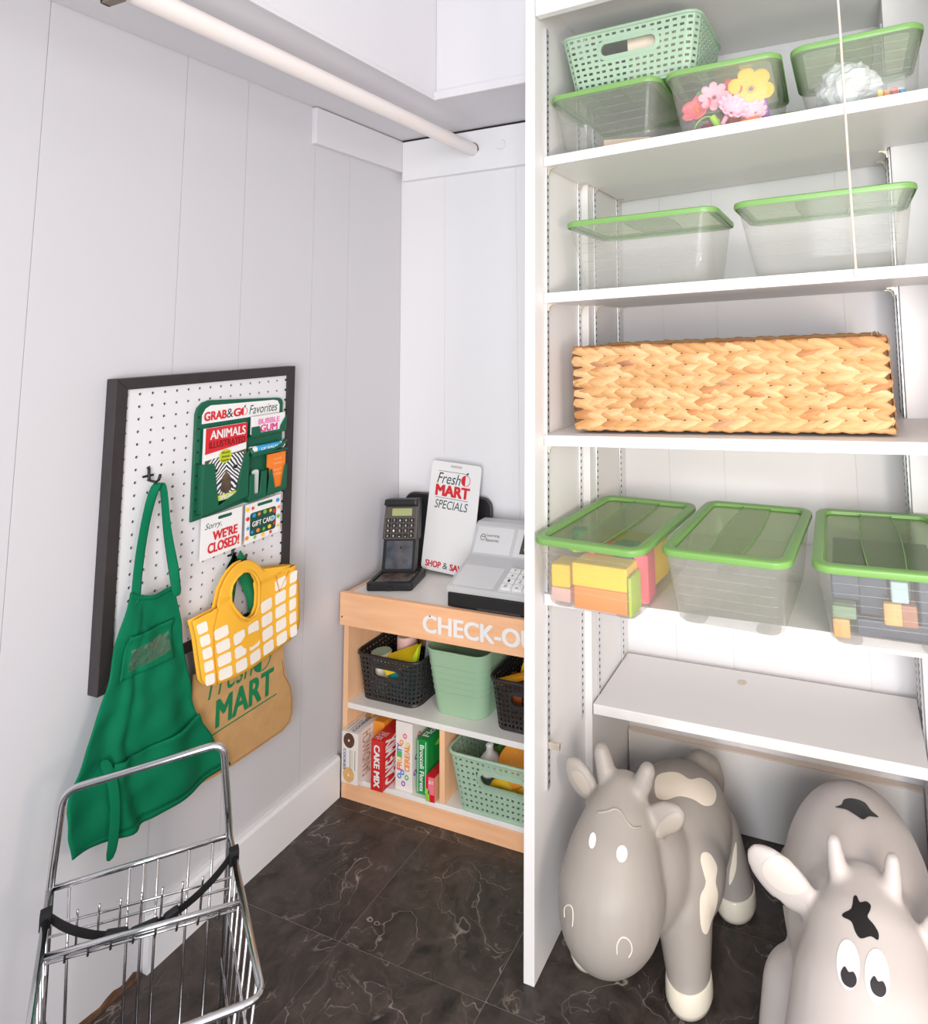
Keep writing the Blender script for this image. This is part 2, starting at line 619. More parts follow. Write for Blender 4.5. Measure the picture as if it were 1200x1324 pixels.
# ---------------------------------------------------------------- hanging rod
rd = thing('closet_rod', 'long white wooden hanging rod below the soffit, chipped at its far end', 'rod', (0.306, -0.021, 1.873))
MB().cyl((0, 0, 0), (0, -1.95, 0.004), 0.0215, 0.0215, 28).build('pole', mat('rod_paint', (238, 233, 231), 0.38, bump=0.08, bscale=25, vary=0.03, vscale=8, c2=(244, 232, 226)), rd, smooth=40)
MB().tube([(0.0215 * math.cos(a), -0.002, 0.0215 * math.sin(a)) for a in (math.radians(-20 + 140 * i / 14) for i in range(15))], 0.0024, 6).build('chipped_end', mat('chipped_paint', (118, 72, 46), 0.8), rd, smooth=True)
k = MB().box(-0.030, -1.075, -0.03, 0.016, -1.060, -0.021)
k.box(-0.030, -1.075, -0.03, -0.022, -1.060, 0.066)
k.build('bracket', mat('grey_bracket', (128, 116, 104), 0.5, metal=0.4), rd, bevel=0.002)

# ---------------------------------------------------------------- built-in shelving
LEAN = 0.018


def slab(x0, x1, y0, y1, z0, z1, k=LEAN):
    return [Vector((x + k * z, y, z)) for z in (z0, z1) for y in (y0, y1) for x in (x0, x1)]


un = thing('shelving_unit', 'tall white painted built-in shelving unit with slotted metal standards', 'shelving', (0.744, -0.518, 0))


def rel(pts, o):
    return [p - Vector(o) for p in pts]


UL = (0.744, -0.518, 0)
ZT = 2.045
MB().hexa(rel(slab(0.744, 0.768, -0.518, -0.262, 0.0, ZT), UL)).build('side_panel', M_SHELF, un, bevel=0.0012)
MB().hexa(rel(slab(0.746, 0.786, -0.2612, -0.0015, 0.0, ZT), UL)).build('rear_side_panel', M_SHELF, un, bevel=0.0012)
MB().hexa(rel(slab(1.632, 1.656, -0.518, -0.175, 0.0, ZT, 0.012), UL)).build('side_panel', M_SHELF, un, bevel=0.0012)
MB().hexa(rel(slab(1.512, 1.655, -0.1745, -0.0015, 0.0, ZT, 0.02), UL)).build('rear_side_panel', M_SHELF, un, bevel=0.0012)
MB().box(0.786, -0.518, 2.0455, 1.70, -0.0015, 2.062).build('top_panel', M_SHELF, un).location = Vector((-0.744, 0.518, 0))
fr_ = MB().hexa([Vector(p) for p in ((0.806, -0.5185, 1.985), (1.652, -0.5185, 2.012), (0.806, -0.500, 1.985), (1.652, -0.500, 2.012), (0.806, -0.5185, 2.0452), (1.652, -0.5185, 2.0452), (0.806, -0.500, 2.0452), (1.652, -0.500, 2.0452))])
fr_.build('top_rail', M_SHELF, un, bevel=0.001).location = Vector((-0.744, 0.518, 0))
# panel behind the lowest shelf
MB().box(0.792, -0.020, 0.0005, 1.512, -0.0015, 0.186).build('kick_panel', M_SHELF, un, bevel=0.001).location = Vector((-0.744, 0.518, 0))
MB().box(0.792, -0.0198, 0.1862, 1.512, -0.003, 0.191).build('kick_panel_edge', mat('raw_edge', (224, 208, 194), 0.7), un).location = Vector((-0.744, 0.518, 0))


def standard(xf, y, z0, z1, side):
    """slotted strip on a side panel; side=+1: on the left panel facing right"""
    w, t = 0.0125, 0.0045
    a, b = (0.0, t) if side > 0 else (-t, 0.0)
    mb = MB().hexa(rel([Vector((xf(z) + q, y + s_, z)) for z in (z0, z1) for s_ in (-w / 2, w / 2) for q in (a, b)], UL))
    st = mb.build('standard', M_STEEL, un, bevel=0.0008)
    sl = MB()
    z = z0 + 0.012
    while z < z1 - 0.01:
        x = xf(z) + side * (t + 0.0002)
        sl.box(x - 0.0004, y - 0.0018, z, x + 0.0004, y + 0.0018, z + 0.0055)
        z += 0.0155
    q = sl.build('slots', M_DARK, st)
    q.location = -Vector(UL)
    stuff(q)
    return st


fl_ = lambda z: 0.7682 + LEAN * z
rl_ = lambda z: 0.7862 + LEAN * z
rr_ = lambda z: 1.5118 + 0.02 * z
standard(fl_, -0.462, 0.32, 1.98, 1)
standard(fl_, -0.285, 0.36, 1.98, 1)
standard(rl_, -0.222, 0.34, 1.98, 1)
standard(rl_, -0.052, 0.34, 1.98, 1)
standard(rr_, -0.052, 0.34, 1.98, -1)
standard(rr_, -0.150, 0.34, 1.98, -1)


def clip(x, y, z, side):
    mb = MB()
    mb.prism([(0, -0.017), (0, 0.0), (0.020, 0.0), (0.020, -0.0025), (0.012, -0.0025), (0.0045, -0.008), (0.003, -0.017)], -0.0020, 0.0020,
             frame((x, y, z), (side, 0, 0), (0, 0, 1), (0, -side, 0)))
    o = mb.build('shelf_clip', M_BRASS, un)
    o.location = -Vector(UL)


SH = []     # shelf boards: left height, right height
LAB = ['topmost long white shelf board, carrying three lidded bins and a woven basket',
       'second white shelf board from the top, carrying two wide empty clear bins',
       'white shelf board under the braided straw basket',
       'white shelf board carrying the row of three green-lidded bins',
       'lowest white shelf board, empty and set back, above the toy cows']
zl = [(1.665, 1.692), (1.352, 1.368), (1.041, 1.053), (0.712, 0.7135), (0.386, 0.391)]
TH = 0.0225


def shelf_z(i, x):
    return zl[i][0] + (zl[i][1] - zl[i][0]) * (x - 0.78) / 0.814


for i, (a, b) in enumerate(zl):
    z0 = a
    if i < 4:
        x0, x2 = fl_(z0) + 0.0012, 1.632 + 0.012 * z0 - 0.002
        out = [(x0, -0.477), (x2, -0.477), (x2, -0.178), (rr_(z0) - 0.0055, -0.178), (rr_(z0) - 0.0055, -0.016), (rl_(z0) + 0.0055, -0.016), (rl_(z0) + 0.0055, -0.2595), (x0, -0.2595)]
    else:
        out = [(rl_(z0) + 0.0055, -0.268), (rr_(z0) - 0.0055, -0.268), (rr_(z0) - 0.0055, -0.022), (rl_(z0) + 0.0055, -0.022)]
    mb = MB()
    mb.rings([[Vector((x, y, shelf_z(i, x) - TH)) for x, y in out], [Vector((x, y, shelf_z(i, x))) for x, y in out]])
    o = mb.build('shelf_board', M_SHELF, bevel=0.0012)
    tag(o, LAB[i], 'shelf', 'white adjustable shelf boards')
    for (f, y, s_) in ((fl_, -0.462, 1), (fl_, -0.285, 1), (rl_, -0.222, 1), (rl_, -0.052, 1), (rr_, -0.052, -1), (rr_, -0.150, -1)):
        if i == 4 and f is fl_:
            continue
        x = f(z0) + s_ * 0.0048
        clip(x, y, shelf_z(i, x) - TH - 0.0004, s_)
# a spare clip left in the front standard
mb = MB().box(fl_(0.405) + 0.0048, -0.466, 0.400, fl_(0.405) + 0.030, -0.458, 0.413)
mb.build('spare_clip', M_BRASS, un, bevel=0.001).location = -Vector(UL)
# knot mark on the lowest shelf
KN = flat('knot_mark', circ(0.012, 18), FT(1.118, -0.075, shelf_z(4, 1.118) + 0.0006), mat('knot', (214, 200, 184), 0.6), None)
tag(KN, 'faint round knot showing through the paint of the lowest shelf', 'mark')

# pull cord
pc = thing('pull_cord', 'thin cream pull cord hanging in front of the upper shelves, with a small bead', 'cord', (1.446, -0.56, 1.345))
MB().tube([(0, 0, 0.012), (0.001, 0, 0.2), (0.004, 0.0, 0.45), (0.006, 0, 1.2)], 0.0023, 8).build('cord', mat('cream_cord', (224, 208, 192), 0.8), pc, smooth=True)
MB().lathe([(0.0025, 0.0), (0.0055, 0.002), (0.0055, 0.010), (0.003, 0.014)], 14).build('bead', mat('bead', (236, 226, 212), 0.5), pc, smooth=40)

# ---------------------------------------------------------------- check-out counter
cx0, cx1, cy0 = 0.0195, 0.7405, -0.2485
ct = thing('checkout_counter', 'toy shop check-out counter of pale maple laminate with white shelves', 'counter', ((cx0 + cx1) / 2, cy0, 0))
CT = ct.location


def cpart(name, m, *b, bevel=0.001):
    o = MB().box(*b).build(name, m, ct, bevel=bevel)
    o.location = -CT
    return o


cpart('side_panel', M_WOODZ, cx0, cy0, 0, cx0 + 0.016, -0.022, 0.540)
cpart('side_panel', M_WOODZ, cx1 - 0.016, cy0, 0, cx1, -0.022, 0.540)
cpart('fascia', M_WOOD, cx0 - 0.0045, cy0 - 0.013, 0.457, cx1, cy0 - 0.0003, 0.5455)
cpart('plinth', M_WOOD, cx0 + 0.0162, cy0, 0, cx1 - 0.0162, cy0 + 0.016, 0.043)
cpart('countertop', M_LAM, cx0 + 0.0162, cy0, 0.5225, cx1 - 0.0162, -0.022, 0.5395)
cpart('middle_shelf', M_LAM, cx0 + 0.0162, cy0 + 0.002, 0.2325, cx1 - 0.0162, -0.030, 0.247)
cpart('bottom_shelf', M_LAM, cx0 + 0.0162, cy0 + 0.0005, 0.0435, cx1 - 0.0162, -0.030, 0.056)
cpart('partition', M_WOODZ, 0.346, cy0 + 0.001, 0.0565, 0.362, -0.031, 0.232)
cpart('back_panel', M_WOODZ, cx0 + 0.0162, -0.0295, 0.004, cx1 - 0.0162, -0.0225, 0.5220)
t = text('lettering', 'CHECK-OUT', FF(0.304, cy0 - 0.0131, 0.478), 0.385, 0.043, M_WHITE, ct, bold=0.028)
t.location = -CT
for q in ((0.326, 0.5395), (0.012 + 0.012, 0.500)):
    MB().cyl((q[0], cy0 - 0.0128, q[1] - 0.02), (q[0], cy0 - 0.0145, q[1] - 0.02), 0.0022, n=10).build('screw', M_CHAR, ct).location = -CT

# ---------------------------------------------------------------- pegboard and what hangs on it
PY0, PY1, PZ0, PZ1 = -0.889, -0.452, 0.592, 1.196
pg = thing('pegboard', 'white perforated pegboard in a black frame hung on the left wall', 'pegboard', (0.0006, (PY0 + PY1) / 2, PZ0))


def pgp(mb, name, m, **k):
    o = mb.build(name, m, pg, **k)
    o.location = -pg.location
    return o


FWD = 0.0235
for (a, b, c, d) in ((PY0, PZ1 - FWD, PY1, PZ1), (PY0, PZ0, PY1, PZ0 + FWD)):
    pgp(MB().hexa([Vector((x, y, z)) for z, ys2 in ((b, (a + (FWD if b > 1 else 0), c - (FWD if b > 1 else 0))), (d, (a + (0 if b > 1 else FWD), c - (0 if b > 1 else FWD)))) for y in ys2 for x in (0.0006, 0.031)]), 'frame_rail', M_BLACKFRAME, bevel=0.0012)
for y0, y1, s_ in ((PY0, PY0 + FWD, 1), (PY1 - FWD, PY1, -1)):
    g = 0.0003
    za = (PZ0 + (0 if s_ > 0 else FWD) + g, PZ0 + (FWD if s_ > 0 else 0) + g)
    zb = (PZ1 - (0 if s_ > 0 else FWD) - g, PZ1 - (FWD if s_ > 0 else 0) - g)
    pgp(MB().hexa([Vector((x, y, z)) for zz in (za, zb) for y, z in ((y0, zz[0]), (y1, zz[1])) for x in (0.0006, 0.031)]), 'frame_stile', M_BLACKFRAME, bevel=0.0012)
# perforated sheet: one cell with a round hole per inch
mb = MB()
P = 0.0258
ny, nz = 16, 22
yc = (PY0 + PY1) / 2 - P * ny / 2
zt = PZ1 - FWD
R8 = 0.0032
for i in range(ny):
    for j in range(nz):
        y, z = yc + P * (i + 0.5), zt - P * (j + 0.45)
        h = P / 2
        sq = [(h, 0), (h, h), (0, h), (-h, h), (-h, 0), (-h, -h), (0, -h), (h, -h)]
        vs_ = [(0.0255, y + a, z + b) for a, b in sq] + [(0.0255, y + R8 * math.cos(PI / 4 * q), z + R8 * math.sin(PI / 4 * q)) for q in range(8)] + [(0.0215, y + R8 * math.cos(PI / 4 * q), z + R8 * math.sin(PI / 4 * q)) for q in range(8)]
        fs = [(q, (q + 1) % 8, 8 + (q + 1) % 8, 8 + q) for q in range(8)] + [(8 + q, 8 + (q + 1) % 8, 16 + (q + 1) % 8, 16 + q) for q in range(8)]
        mb.add(vs_, fs)
pgp(mb, 'perforated_sheet', M_PEG)
edge = MB()
edge.box(0.0215, PY0 + FWD - 0.004, PZ0 + FWD - 0.004, 0.0253, yc, PZ1 - FWD + 0.004)
edge.box(0.0215, yc + P * ny, PZ0 + FWD - 0.004, 0.0253, PY1 - FWD + 0.004, PZ1 - FWD + 0.004)
edge.box(0.0215, yc, zt + 0.05 * P, 0.0253, yc + P * ny, PZ1 - FWD + 0.004)
pgp(edge, 'sheet_edge', M_PEG)
pgp(MB().box(0.012, PY0 + FWD, PZ0 + 0.01, 0.0205, PY1 - FWD, PZ1 - 0.01), 'shade_backing', M_PEGBACK)  # dark sheet added so the holes read as shaded


def hook(y, z, label, L=0.050):
    h = thing('peg_hook', label, 'hook', (0.0256, y, z), group='black wire pegboard hooks')
    p = [(0.000, 0, 0.022), (0.004, 0, 0.020), (0.0048, 0, 0.004), (0.008, 0, -0.004), (L - 0.012, 0, -0.006), (L - 0.004, 0, -0.001), (L, 0, 0.010)]
    MB().tube(p, 0.0028, 8).build('hook_wire', M_HOOK, h, smooth=True)
    MB().box(0.0004, -0.011, 0.003, 0.0040, 0.011, 0.0075).build('crossbar', M_HOOK, h, bevel=0.001)
    return h


hook(-0.815, 0.984, 'black wire hook on the pegboard from which the green apron hangs', 0.040)
hook(-0.615, 0.760, 'black wire hook on the pegboard above the yellow toy bag', 0.050)

# --- green shop rack
rk = thing('merchandise_rack', 'dark green plastic shop rack with pockets, mounted on the pegboard', 'rack', (0.026, -0.608, 0.994))
RK = rk.location


def rkp(o):
    o.location = o.location - RK
    return o


out = [(-0.722, 0.856), (-0.490, 0.886), (-0.490, 1.098)] + [(-0.505 + 0.015 * math.cos(a), 1.103 + 0.015 * math.sin(a)) for a in (math.radians(q) for q in (0, 30, 60, 90))] + \
      [(-0.692 + 0.03 * math.cos(a), 1.104 + 0.028 * math.sin(a)) for a in (math.radians(q) for q in (90, 120, 150, 180))]
out[0] = (-0.722, 0.868)
rkp(MB().prism(out, 0.0262, 0.0340, FW(0, 0, 0)).build('back_panel', M_GREEN, rk, bevel=0.002))
rkp(flat('header_card', [(-0.708, 1.080), (-0.502, 1.080), (-0.502, 1.100), (-0.508, 1.111), (-0.520, 1.114), (-0.688, 1.120), (-0.700, 1.114), (-0.708, 1.100)], FW(0.0345, 0, 0), M_WHITE, rk))
rkp(text('lettering', 'GRAB', FW(0.0351, -0.703, 1.086), 0.054, 0.0195, M_RED, rk, bold=0.035))
rkp(text('lettering', '&', FW(0.0351, -0.648, 1.086), 0.016, 0.021, M_INK, rk))
rkp(text('lettering', 'G', FW(0.0351, -0.630, 1.0865), 0.017, 0.0185, M_RED, rk, bold=0.035))
for q in apple(FW(0.0351, -0.6035, 1.0960), 0.0095, M_RED, M_RED, M_INK, rk):
    rkp(q)
rkp(text('lettering', 'Favorites', FW(0.0351, -0.589, 1.0865), 0.080, 0.0215, M_INK, rk, shear=0.25))
# rim holes down the left edge
for z in [0.89 + 0.0258 * i for i in range(9)]:
    rkp(flat('rim_hole', circ(0.0026, 8, -0.7145, z), FW(0.0343, 0, 0), M_DARK, rk))


def pocket(pts, x0, x1, name='pocket'):
    return rkp(MB().prism(pts, x0, x1, FW(0, 0, 0)).build(name, M_GREEN, rk, bevel=0.0015))


# magazine pocket: front plate with a tapering window
pocket([(-0.713, 0.878), (-0.598, 0.896), (-0.598, 1.002), (-0.613, 0.992), (-0.629, 0.912), (-0.672, 0.893), (-0.686, 0.990), (-0.713, 0.992)], 0.050, 0.053)
pocket([(-0.713, 0.878), (-0.598, 0.896), (-0.598, 0.901), (-0.713, 0.883)], 0.0342, 0.0498, 'pocket_floor')
pocket([(-0.713, 0.884), (-0.709, 0.884), (-0.709, 0.992), (-0.713, 0.992)], 0.0342, 0.0498, 'pocket_side')
pocket([(-0.602, 0.902), (-0.598, 0.902), (-0.598, 1.000), (-0.602, 1.000)], 0.0342, 0.0498, 'pocket_side')
# gum shelf
pocket([(-0.592, 1.032), (-0.492, 1.034), (-0.492, 1.075), (-0.510, 1.050), (-0.512, 1.040), (-0.566, 1.040), (-0.570, 1.056), (-0.592, 1.056)], 0.0480, 0.0505)
pocket([(-0.592, 1.030), (-0.492, 1.032), (-0.492, 1.036), (-0.592, 1.034)], 0.0342, 0.0478, 'pocket_floor')
# balm cradle
rkp(MB().tube([(0.046, -0.592, 1.006), (0.050, -0.588, 0.992), (0.051, -0.560, 0.990), (0.050, -0.530, 0.993), (0.050, -0.505, 1.000), (0.046, -0.490, 1.010)], 0.0052, 8).build('cradle', M_GREEN, rk, smooth=True))
rkp(MB().box(0.0342, -0.592, 0.986, 0.056, -0.490, 0.990).build('cradle_floor', M_GREEN, rk, bevel=0.001))
# two lower pockets with slots
pocket([(-0.594, 0.882), (-0.548, 0.886), (-0.548, 0.946), (-0.562, 0.946), (-0.567, 0.896), (-0.580, 0.896), (-0.582, 0.944), (-0.594, 0.944)], 0.0500, 0.0525)
pocket([(-0.545, 0.886), (-0.488, 0.890), (-0.488, 0.950), (-0.496, 0.948), (-0.505, 0.898), (-0.522, 0.897), (-0.533, 0.946), (-0.538, 0.945)], 0.0500, 0.0525)
pocket([(-0.594, 0.878), (-0.488, 0.885), (-0.488, 0.890), (-0.594, 0.883)], 0.0342, 0.0498, 'pocket_floor')
pocket([(-0.594, 0.884), (-0.590, 0.884), (-0.590, 0.944), (-0.594, 0.944)], 0.0342, 0.0498, 'pocket_side')
pocket([(-0.548, 0.8875), (-0.544, 0.8875), (-0.544, 0.944), (-0.548, 0.944)], 0.0342, 0.0498, 'pocket_side')

# --- what the rack holds
zeb = mat('zebra_stripes', (238, 236, 232), 0.4)
nt = zeb.node_tree
tc = nt.nodes.new('ShaderNodeTexCoord')
wv = nt.nodes.new('ShaderNodeTexWave')
wv.bands_direction = 'DIAGONAL'
sx_ = nt.nodes.new('ShaderNodeSeparateXYZ')
nt.links.new(tc.outputs['Object'], sx_.inputs[0])
ab = nt.nodes.new('ShaderNodeMath')
ab.operation = 'ABSOLUTE'
nt.links.new(sx_.outputs[1], ab.inputs[0])
cx3 = nt.nodes.new('ShaderNodeCombineXYZ')
nt.links.new(ab.outputs[0], cx3.inputs[1])
nt.links.new(sx_.outputs[2], cx3.inputs[2])
wv.inputs['Scale'].default_value = 62
wv.inputs['Distortion'].default_value = 5
wv.inputs['Detail'].default_value = 1
wv.inputs['Detail Scale'].default_value = 0.6
rp = nt.nodes.new('ShaderNodeValToRGB')
rp.color_ramp.interpolation = 'CONSTANT'
rp.color_ramp.elements[0].color = rgb((30, 40, 66))
rp.color_ramp.elements[1].position = 0.48
rp.color_ramp.elements[1].color = rgb((238, 236, 230))
nt.links.new(cx3.outputs[0], wv.inputs[0])
nt.links.new(wv.outputs['Fac'], rp.inputs[0])
nt.links.new(rp.outputs[0], nt.nodes['Principled BSDF'].inputs['Base Color'])

mz = thing('magazine', 'small toy magazine with a red title band and zebra cover in the rack pocket', 'magazine', (0.0445, -0.655, 0.985))
MZ = mz.location


def mzp(o):
    o.location = o.location - MZ
    return o


mzp(MB().box(0.0395, -0.7075, 0.902, 0.0485, -0.604, 1.070).build('pages', M_WHITE, mz, bevel=0.0008))
X = 0.0489
mzp(flat('title_band', [(-0.7075, 1.012), (-0.604, 1.024), (-0.604, 1.0698), (-0.7075, 1.0698)], FW(X, 0, 0), M_RED, mz))
mzp(text('lettering', 'ANIMALS', FW(X + 0.0005, -0.697, 1.044), 0.088, 0.0195, M_WHITE, mz, bold=0.02))
mzp(text('lettering', 'ILLUSTRATED', FW(X + 0.0005, -0.699, 1.024), 0.090, 0.015, mat('dark_red_print', (110, 20, 28), 0.5), mz, bold=0.01))
mzp(flat('cover_picture', [(-0.7072, 0.905), (-0.6042, 0.905), (-0.6042, 1.008), (-0.7072, 0.998)], FW(X, 0, 0), mat('cover_ochre', (120, 104, 66), 0.5, vary=0.6, vscale=60, c2=(40, 44, 60)), mz))
z_ = flat('zebra_picture', [(-0.700, 0.990), (-0.690, 0.968), (-0.682, 0.935), (-0.672, 0.918), (-0.650, 0.910), (-0.630, 0.920), (-0.622, 0.950), (-0.612, 0.985), (-0.612, 1.002), (-0.630, 1.003), (-0.690, 1.000)], FW(0.0003, 0, 0), zeb, mz)
for v in z_.data.vertices:
    v.co -= Vector((0, -0.655, 0.958))
z_.location = Vector((X + 0.0002, -0.655, 0.958)) - MZ
z_.rotation_euler = (0, 0, 0)
mzp(flat('zebra_nose', [(-0.668, 0.925), (-0.664, 0.955), (-0.655, 0.966), (-0.645, 0.955), (-0.640, 0.925), (-0.652, 0.913)], FW(X + 0.0008, 0, 0), mat('nose_brown', (52, 44, 48), 0.5, vary=0.5, vscale=60, c2=(110, 86, 62)), mz))
for yy in (-0.682, -0.632):
    mzp(flat('zebra_eye', [(yy + 0.006 * math.cos(a), 0.972 + 0.0045 * math.sin(a)) for a in (2 * PI * i / 12 for i in range(12))], FW(X + 0.0010, 0, 0), M_BLACK, mz))
mzp(flat('round_badge', circ(0.0155, 24, -0.659, 1.001), FW(X + 0.0012, 0, 0), mat('badge_lime', (196, 206, 40), 0.5), mz))
for i, w in enumerate(('World', 'Animal', 'Favorite')):
    mzp(text('lettering', w, FW(X + 0.0017, -0.669, 1.0065 - 0.0085 * i), 0.019, 0.0055, mat('badge_ink', (96, 112, 20), 0.5), mz, bold=0.01))
mzp(flat('bottom_strip', [(-0.690, 0.903), (-0.620, 0.905), (-0.618, 0.917), (-0.690, 0.914)], FW(X + 0.0009, 0, 0), mat('strip_lime', (190, 206, 60), 0.5), mz))
mzp(text('lettering', 'SPECIAL', FW(X + 0.0014, -0.668, 0.9060), 0.034, 0.007, M_WHITE, mz, bold=0.02))

PINK = mat('pink_print', (226, 60, 140), 0.5)
g_ = thing('gum_pack', 'small white pack with pink bubble gum lettering in the rack', 'gum pack', (0.0435, -0.54, 1.058))
o = MB().box(-0.0035, -0.049, -0.021, 0.0035, 0.046, 0.0225).build('pack', M_WHITE, g_, bevel=0.001)
text('lettering', 'BUBBLE', FW(0.0037, -0.032, 0.002), 0.060, 0.0125, mat('pale_pink_print', (236, 130, 186), 0.5), g_, bold=0.03)
text('lettering', 'GUM', FW(0.0037, -0.026, -0.017), 0.048, 0.0165, PINK, g_, bold=0.03)
lb = thing('lip_balm', 'blue and white lip balm tube lying in the rack cradle', 'lip balm', (0.0435, -0.5415, 1.0005))
MB().cyl((0, -0.034, 0), (0, 0.034, 0), 0.0085, n=18).build('label_band', mat('sky_blue', (60, 170, 220), 0.4), lb, smooth=40)
MB().cyl((0, -0.0475, 0), (0, -0.0345, 0), 0.0086, n=18).build('cap', M_WHITE, lb, smooth=40)
MB().cyl((0, 0.0345, 0), (0, 0.046, 0), 0.0082, n=18).build('base', M_WHITE, lb, smooth=40)
text('lettering', 'LIP BALM', FW(0.0086, -0.024, -0.003), 0.046, 0.006, M_WHITE, lb, bold=0.01)
ORG = mat('orange_print', (244, 130, 38), 0.5)
og = thing('mint_pack', 'orange snack pack standing in the lower right rack pocket', 'snack pack', (0.044, -0.513, 0.938))
MB().prism([(-0.016, -0.0465), (0.016, -0.0465), (0.021, 0.008), (0.024, 0.012), (0.024, 0.044), (-0.028, 0.044), (-0.028, 0.012), (-0.021, 0.008)], -0.003, 0.003, FW(0, 0, 0)).build('pack', ORG, og, bevel=0.001)
for i, (w, zz) in enumerate((('candy', 0.026), ('mints', 0.016), ('fresh', 0.000), ('orange', -0.012))):
    text('lettering', w, FW(0.0033, -0.012, zz), 0.024, 0.006, mat('pale_orange', (252, 200, 150), 0.5), og)
wp = thing('white_stick', 'slim white stick standing in the lower left rack pocket', 'stick', (0.0425, -0.573, 0.918))
MB().prism(rr(0.017, 0.068, 0.007), -0.003, 0.003, FW(0, 0, 0)).build('stick', mat('pale_stick', (206, 214, 210), 0.4), wp, bevel=0.001)

# hanging cards
cd_ = thing('closed_sign', 'white hanging card with red letters saying we are closed', 'sign', (0.0385, -0.652, 0.826))
out = [(-0.0505, -0.047), (0.0505, -0.044), (0.0505, 0.047), (-0.0505, 0.046)]
MB().prism(out, 0, 0.0015, FW(0, 0, 0)).build('card', M_WHITE, cd_)
flat('slot', rr(0.034, 0.007, 0.003, 3, 0.006, 0.037), FW(0.002, 0, 0), M_GREEN, cd_)
text('lettering', 'Sorry,', FW(0.002, -0.042, 0.014), 0.040, 0.017, mat('grey_script', (70, 96, 100), 0.5), cd_, shear=0.35)
text('lettering', "WE'RE", FW(0.002, -0.022, -0.010), 0.060, 0.020, M_RED, cd_, bold=0.035)
text('lettering', 'CLOSED!', FW(0.002, -0.033, -0.036), 0.076, 0.021, M_RED, cd_, bold=0.035)
gc = thing('gift_card', 'white hanging gift card with coloured stars and dots around a green panel', 'gift card', (0.0385, -0.544, 0.8265))
MB().prism([(-0.049, -0.046), (0.050, -0.042), (0.050, 0.049), (-0.049, 0.046)], 0, 0.0015, FW(0, 0, 0)).build('card', M_WHITE, gc)
flat('slot', rr(0.042, 0.007, 0.003, 3, 0.004, 0.0385), FW(0.002, 0, 0), M_GREEN, gc)
flat('green_panel', rr(0.072, 0.054, 0.006, 4, 0.0, -0.004), FW(0.002, 0, 0), mat('panel_green', (22, 74, 60), 0.5), gc)
dots = [mat('dot_%s' % n, c, 0.5) for n, c in (('yellow', (246, 206, 50)), ('red', (222, 50, 60)), ('blue', (40, 150, 210)), ('orange', (242, 140, 40)), ('green', (120, 190, 60)))]
random.seed(3)
for i, (a, b) in enumerate([(-.044, .034), (-.030, .034), (.040, .036), (.044, .018), (.043, -.004), (.043, -.026), (-.043, .012), (-.042, -.010), (-.044, -.032), (-.022, -.036), (0, -.036), (.022, -.036), (-.026, .016), (-.012, .016), (.004, .017), (.02, .016), (.032, .012), (-.03, -.022), (-.014, -.022), (.002, -.023), (.018, -.022), (.032, -.018), (.031, -.004)]):
    sh = star(0.0055, cx=a, cy=b, rot=90 + i * 20) if i % 2 else circ(0.0048, 12, a, b)
    flat('star_print' if i % 2 else 'dot_print', sh, FW(0.0026, 0, 0), dots[i % 5], gc)
text('lettering', 'GIFT CARD', FW(0.0031, -0.031, -0.010), 0.062, 0.012, M_WHITE, gc, bold=0.02)


# --- cloth things
def resample(pl, n):
    pl = [Vector(p) for p in pl]
    d = [0]
    for a, b in zip(pl, pl[1:]):
        d.append(d[-1] + (b - a).length)
    out = []
    for i in range(n + 1):
        q = d[-1] * i / n
        k = 0
        while k < len(d) - 2 and d[k + 1] < q:
            k += 1
        t = (q - d[k]) / (d[k + 1] - d[k])
        out.append(pl[k].lerp(pl[k + 1], t))
    return out


an = thing('apron', 'green cotton toy apron hanging from a hook on the pegboard', 'apron', (0.064, -0.80, 0.62))
AN = Vector(an.location)
LE = resample([(-0.861, 0.778), (-0.872, 0.735), (-0.884, 0.690), (-0.892, 0.646), (-0.906, 0.585), (-0.926, 0.530), (-0.943, 0.476), (-0.950, 0.441), (-0.945, 0.393), (-0.934, 0.352)], 40)
RE = resample([(-0.768, 0.758), (-0.758, 0.704), (-0.744, 0.636), (-0.726, 0.550), (-0.705, 0.470), (-0.668, 0.405), (-0.622, 0.320)], 40)


def apx(s_, t_):
    """distance from the wall: soft vertical folds growing towards the hem"""
    a = 0.062 + 0.006 * math.sin(s_ * 5.3 + 0.6) + t_ * (0.010 * math.sin(s_ * 8.0 + 2.2 + t_) + 0.006 * math.sin(s_ * 17 + 3 * t_))
    a += 0.012 * t_ * math.exp(-((s_ - 0.24 - 0.06 * t_) / 0.05) ** 2) - 0.010 * t_ * math.exp(-((s_ - 0.34 - 0.05 * t_) / 0.05) ** 2)
    a += 0.0022 * math.sin(40 * t_ + 14 * s_) * t_ + 0.003 * math.sin(23 * t_ - 9 * s_)
    return a


def apt(s_, t_):
    k = t_ * 40
    i = min(int(k), 39)
    a = LE[i].lerp(LE[i + 1], k - i)
    b = RE[i].lerp(RE[i + 1], k - i)
    p = a.lerp(b, s_)
    p.y += -0.012 * math.sin(PI * s_) * (1 - t_) ** 4 - 0.012 * math.sin(PI * s_) * t_ ** 6
    return p


def apg(s_, t_, off=0.0):
    p = apt(s_, t_)
    return Vector((apx(s_, t_) + off, p.x, p.y)) - AN


MB().grid(apg, 44, 64).build('cloth', M_APRON, an, smooth=True, solid=0.0022)
# hems
for t0, t1 in ((0.0, 0.022), (0.978, 1.0)):
    MB().grid(lambda u, v: apg(u, t0 + (t1 - t0) * v, 0.0016), 44, 1).build('hem', M_APRON, an, smooth=True, solid=0.0014)
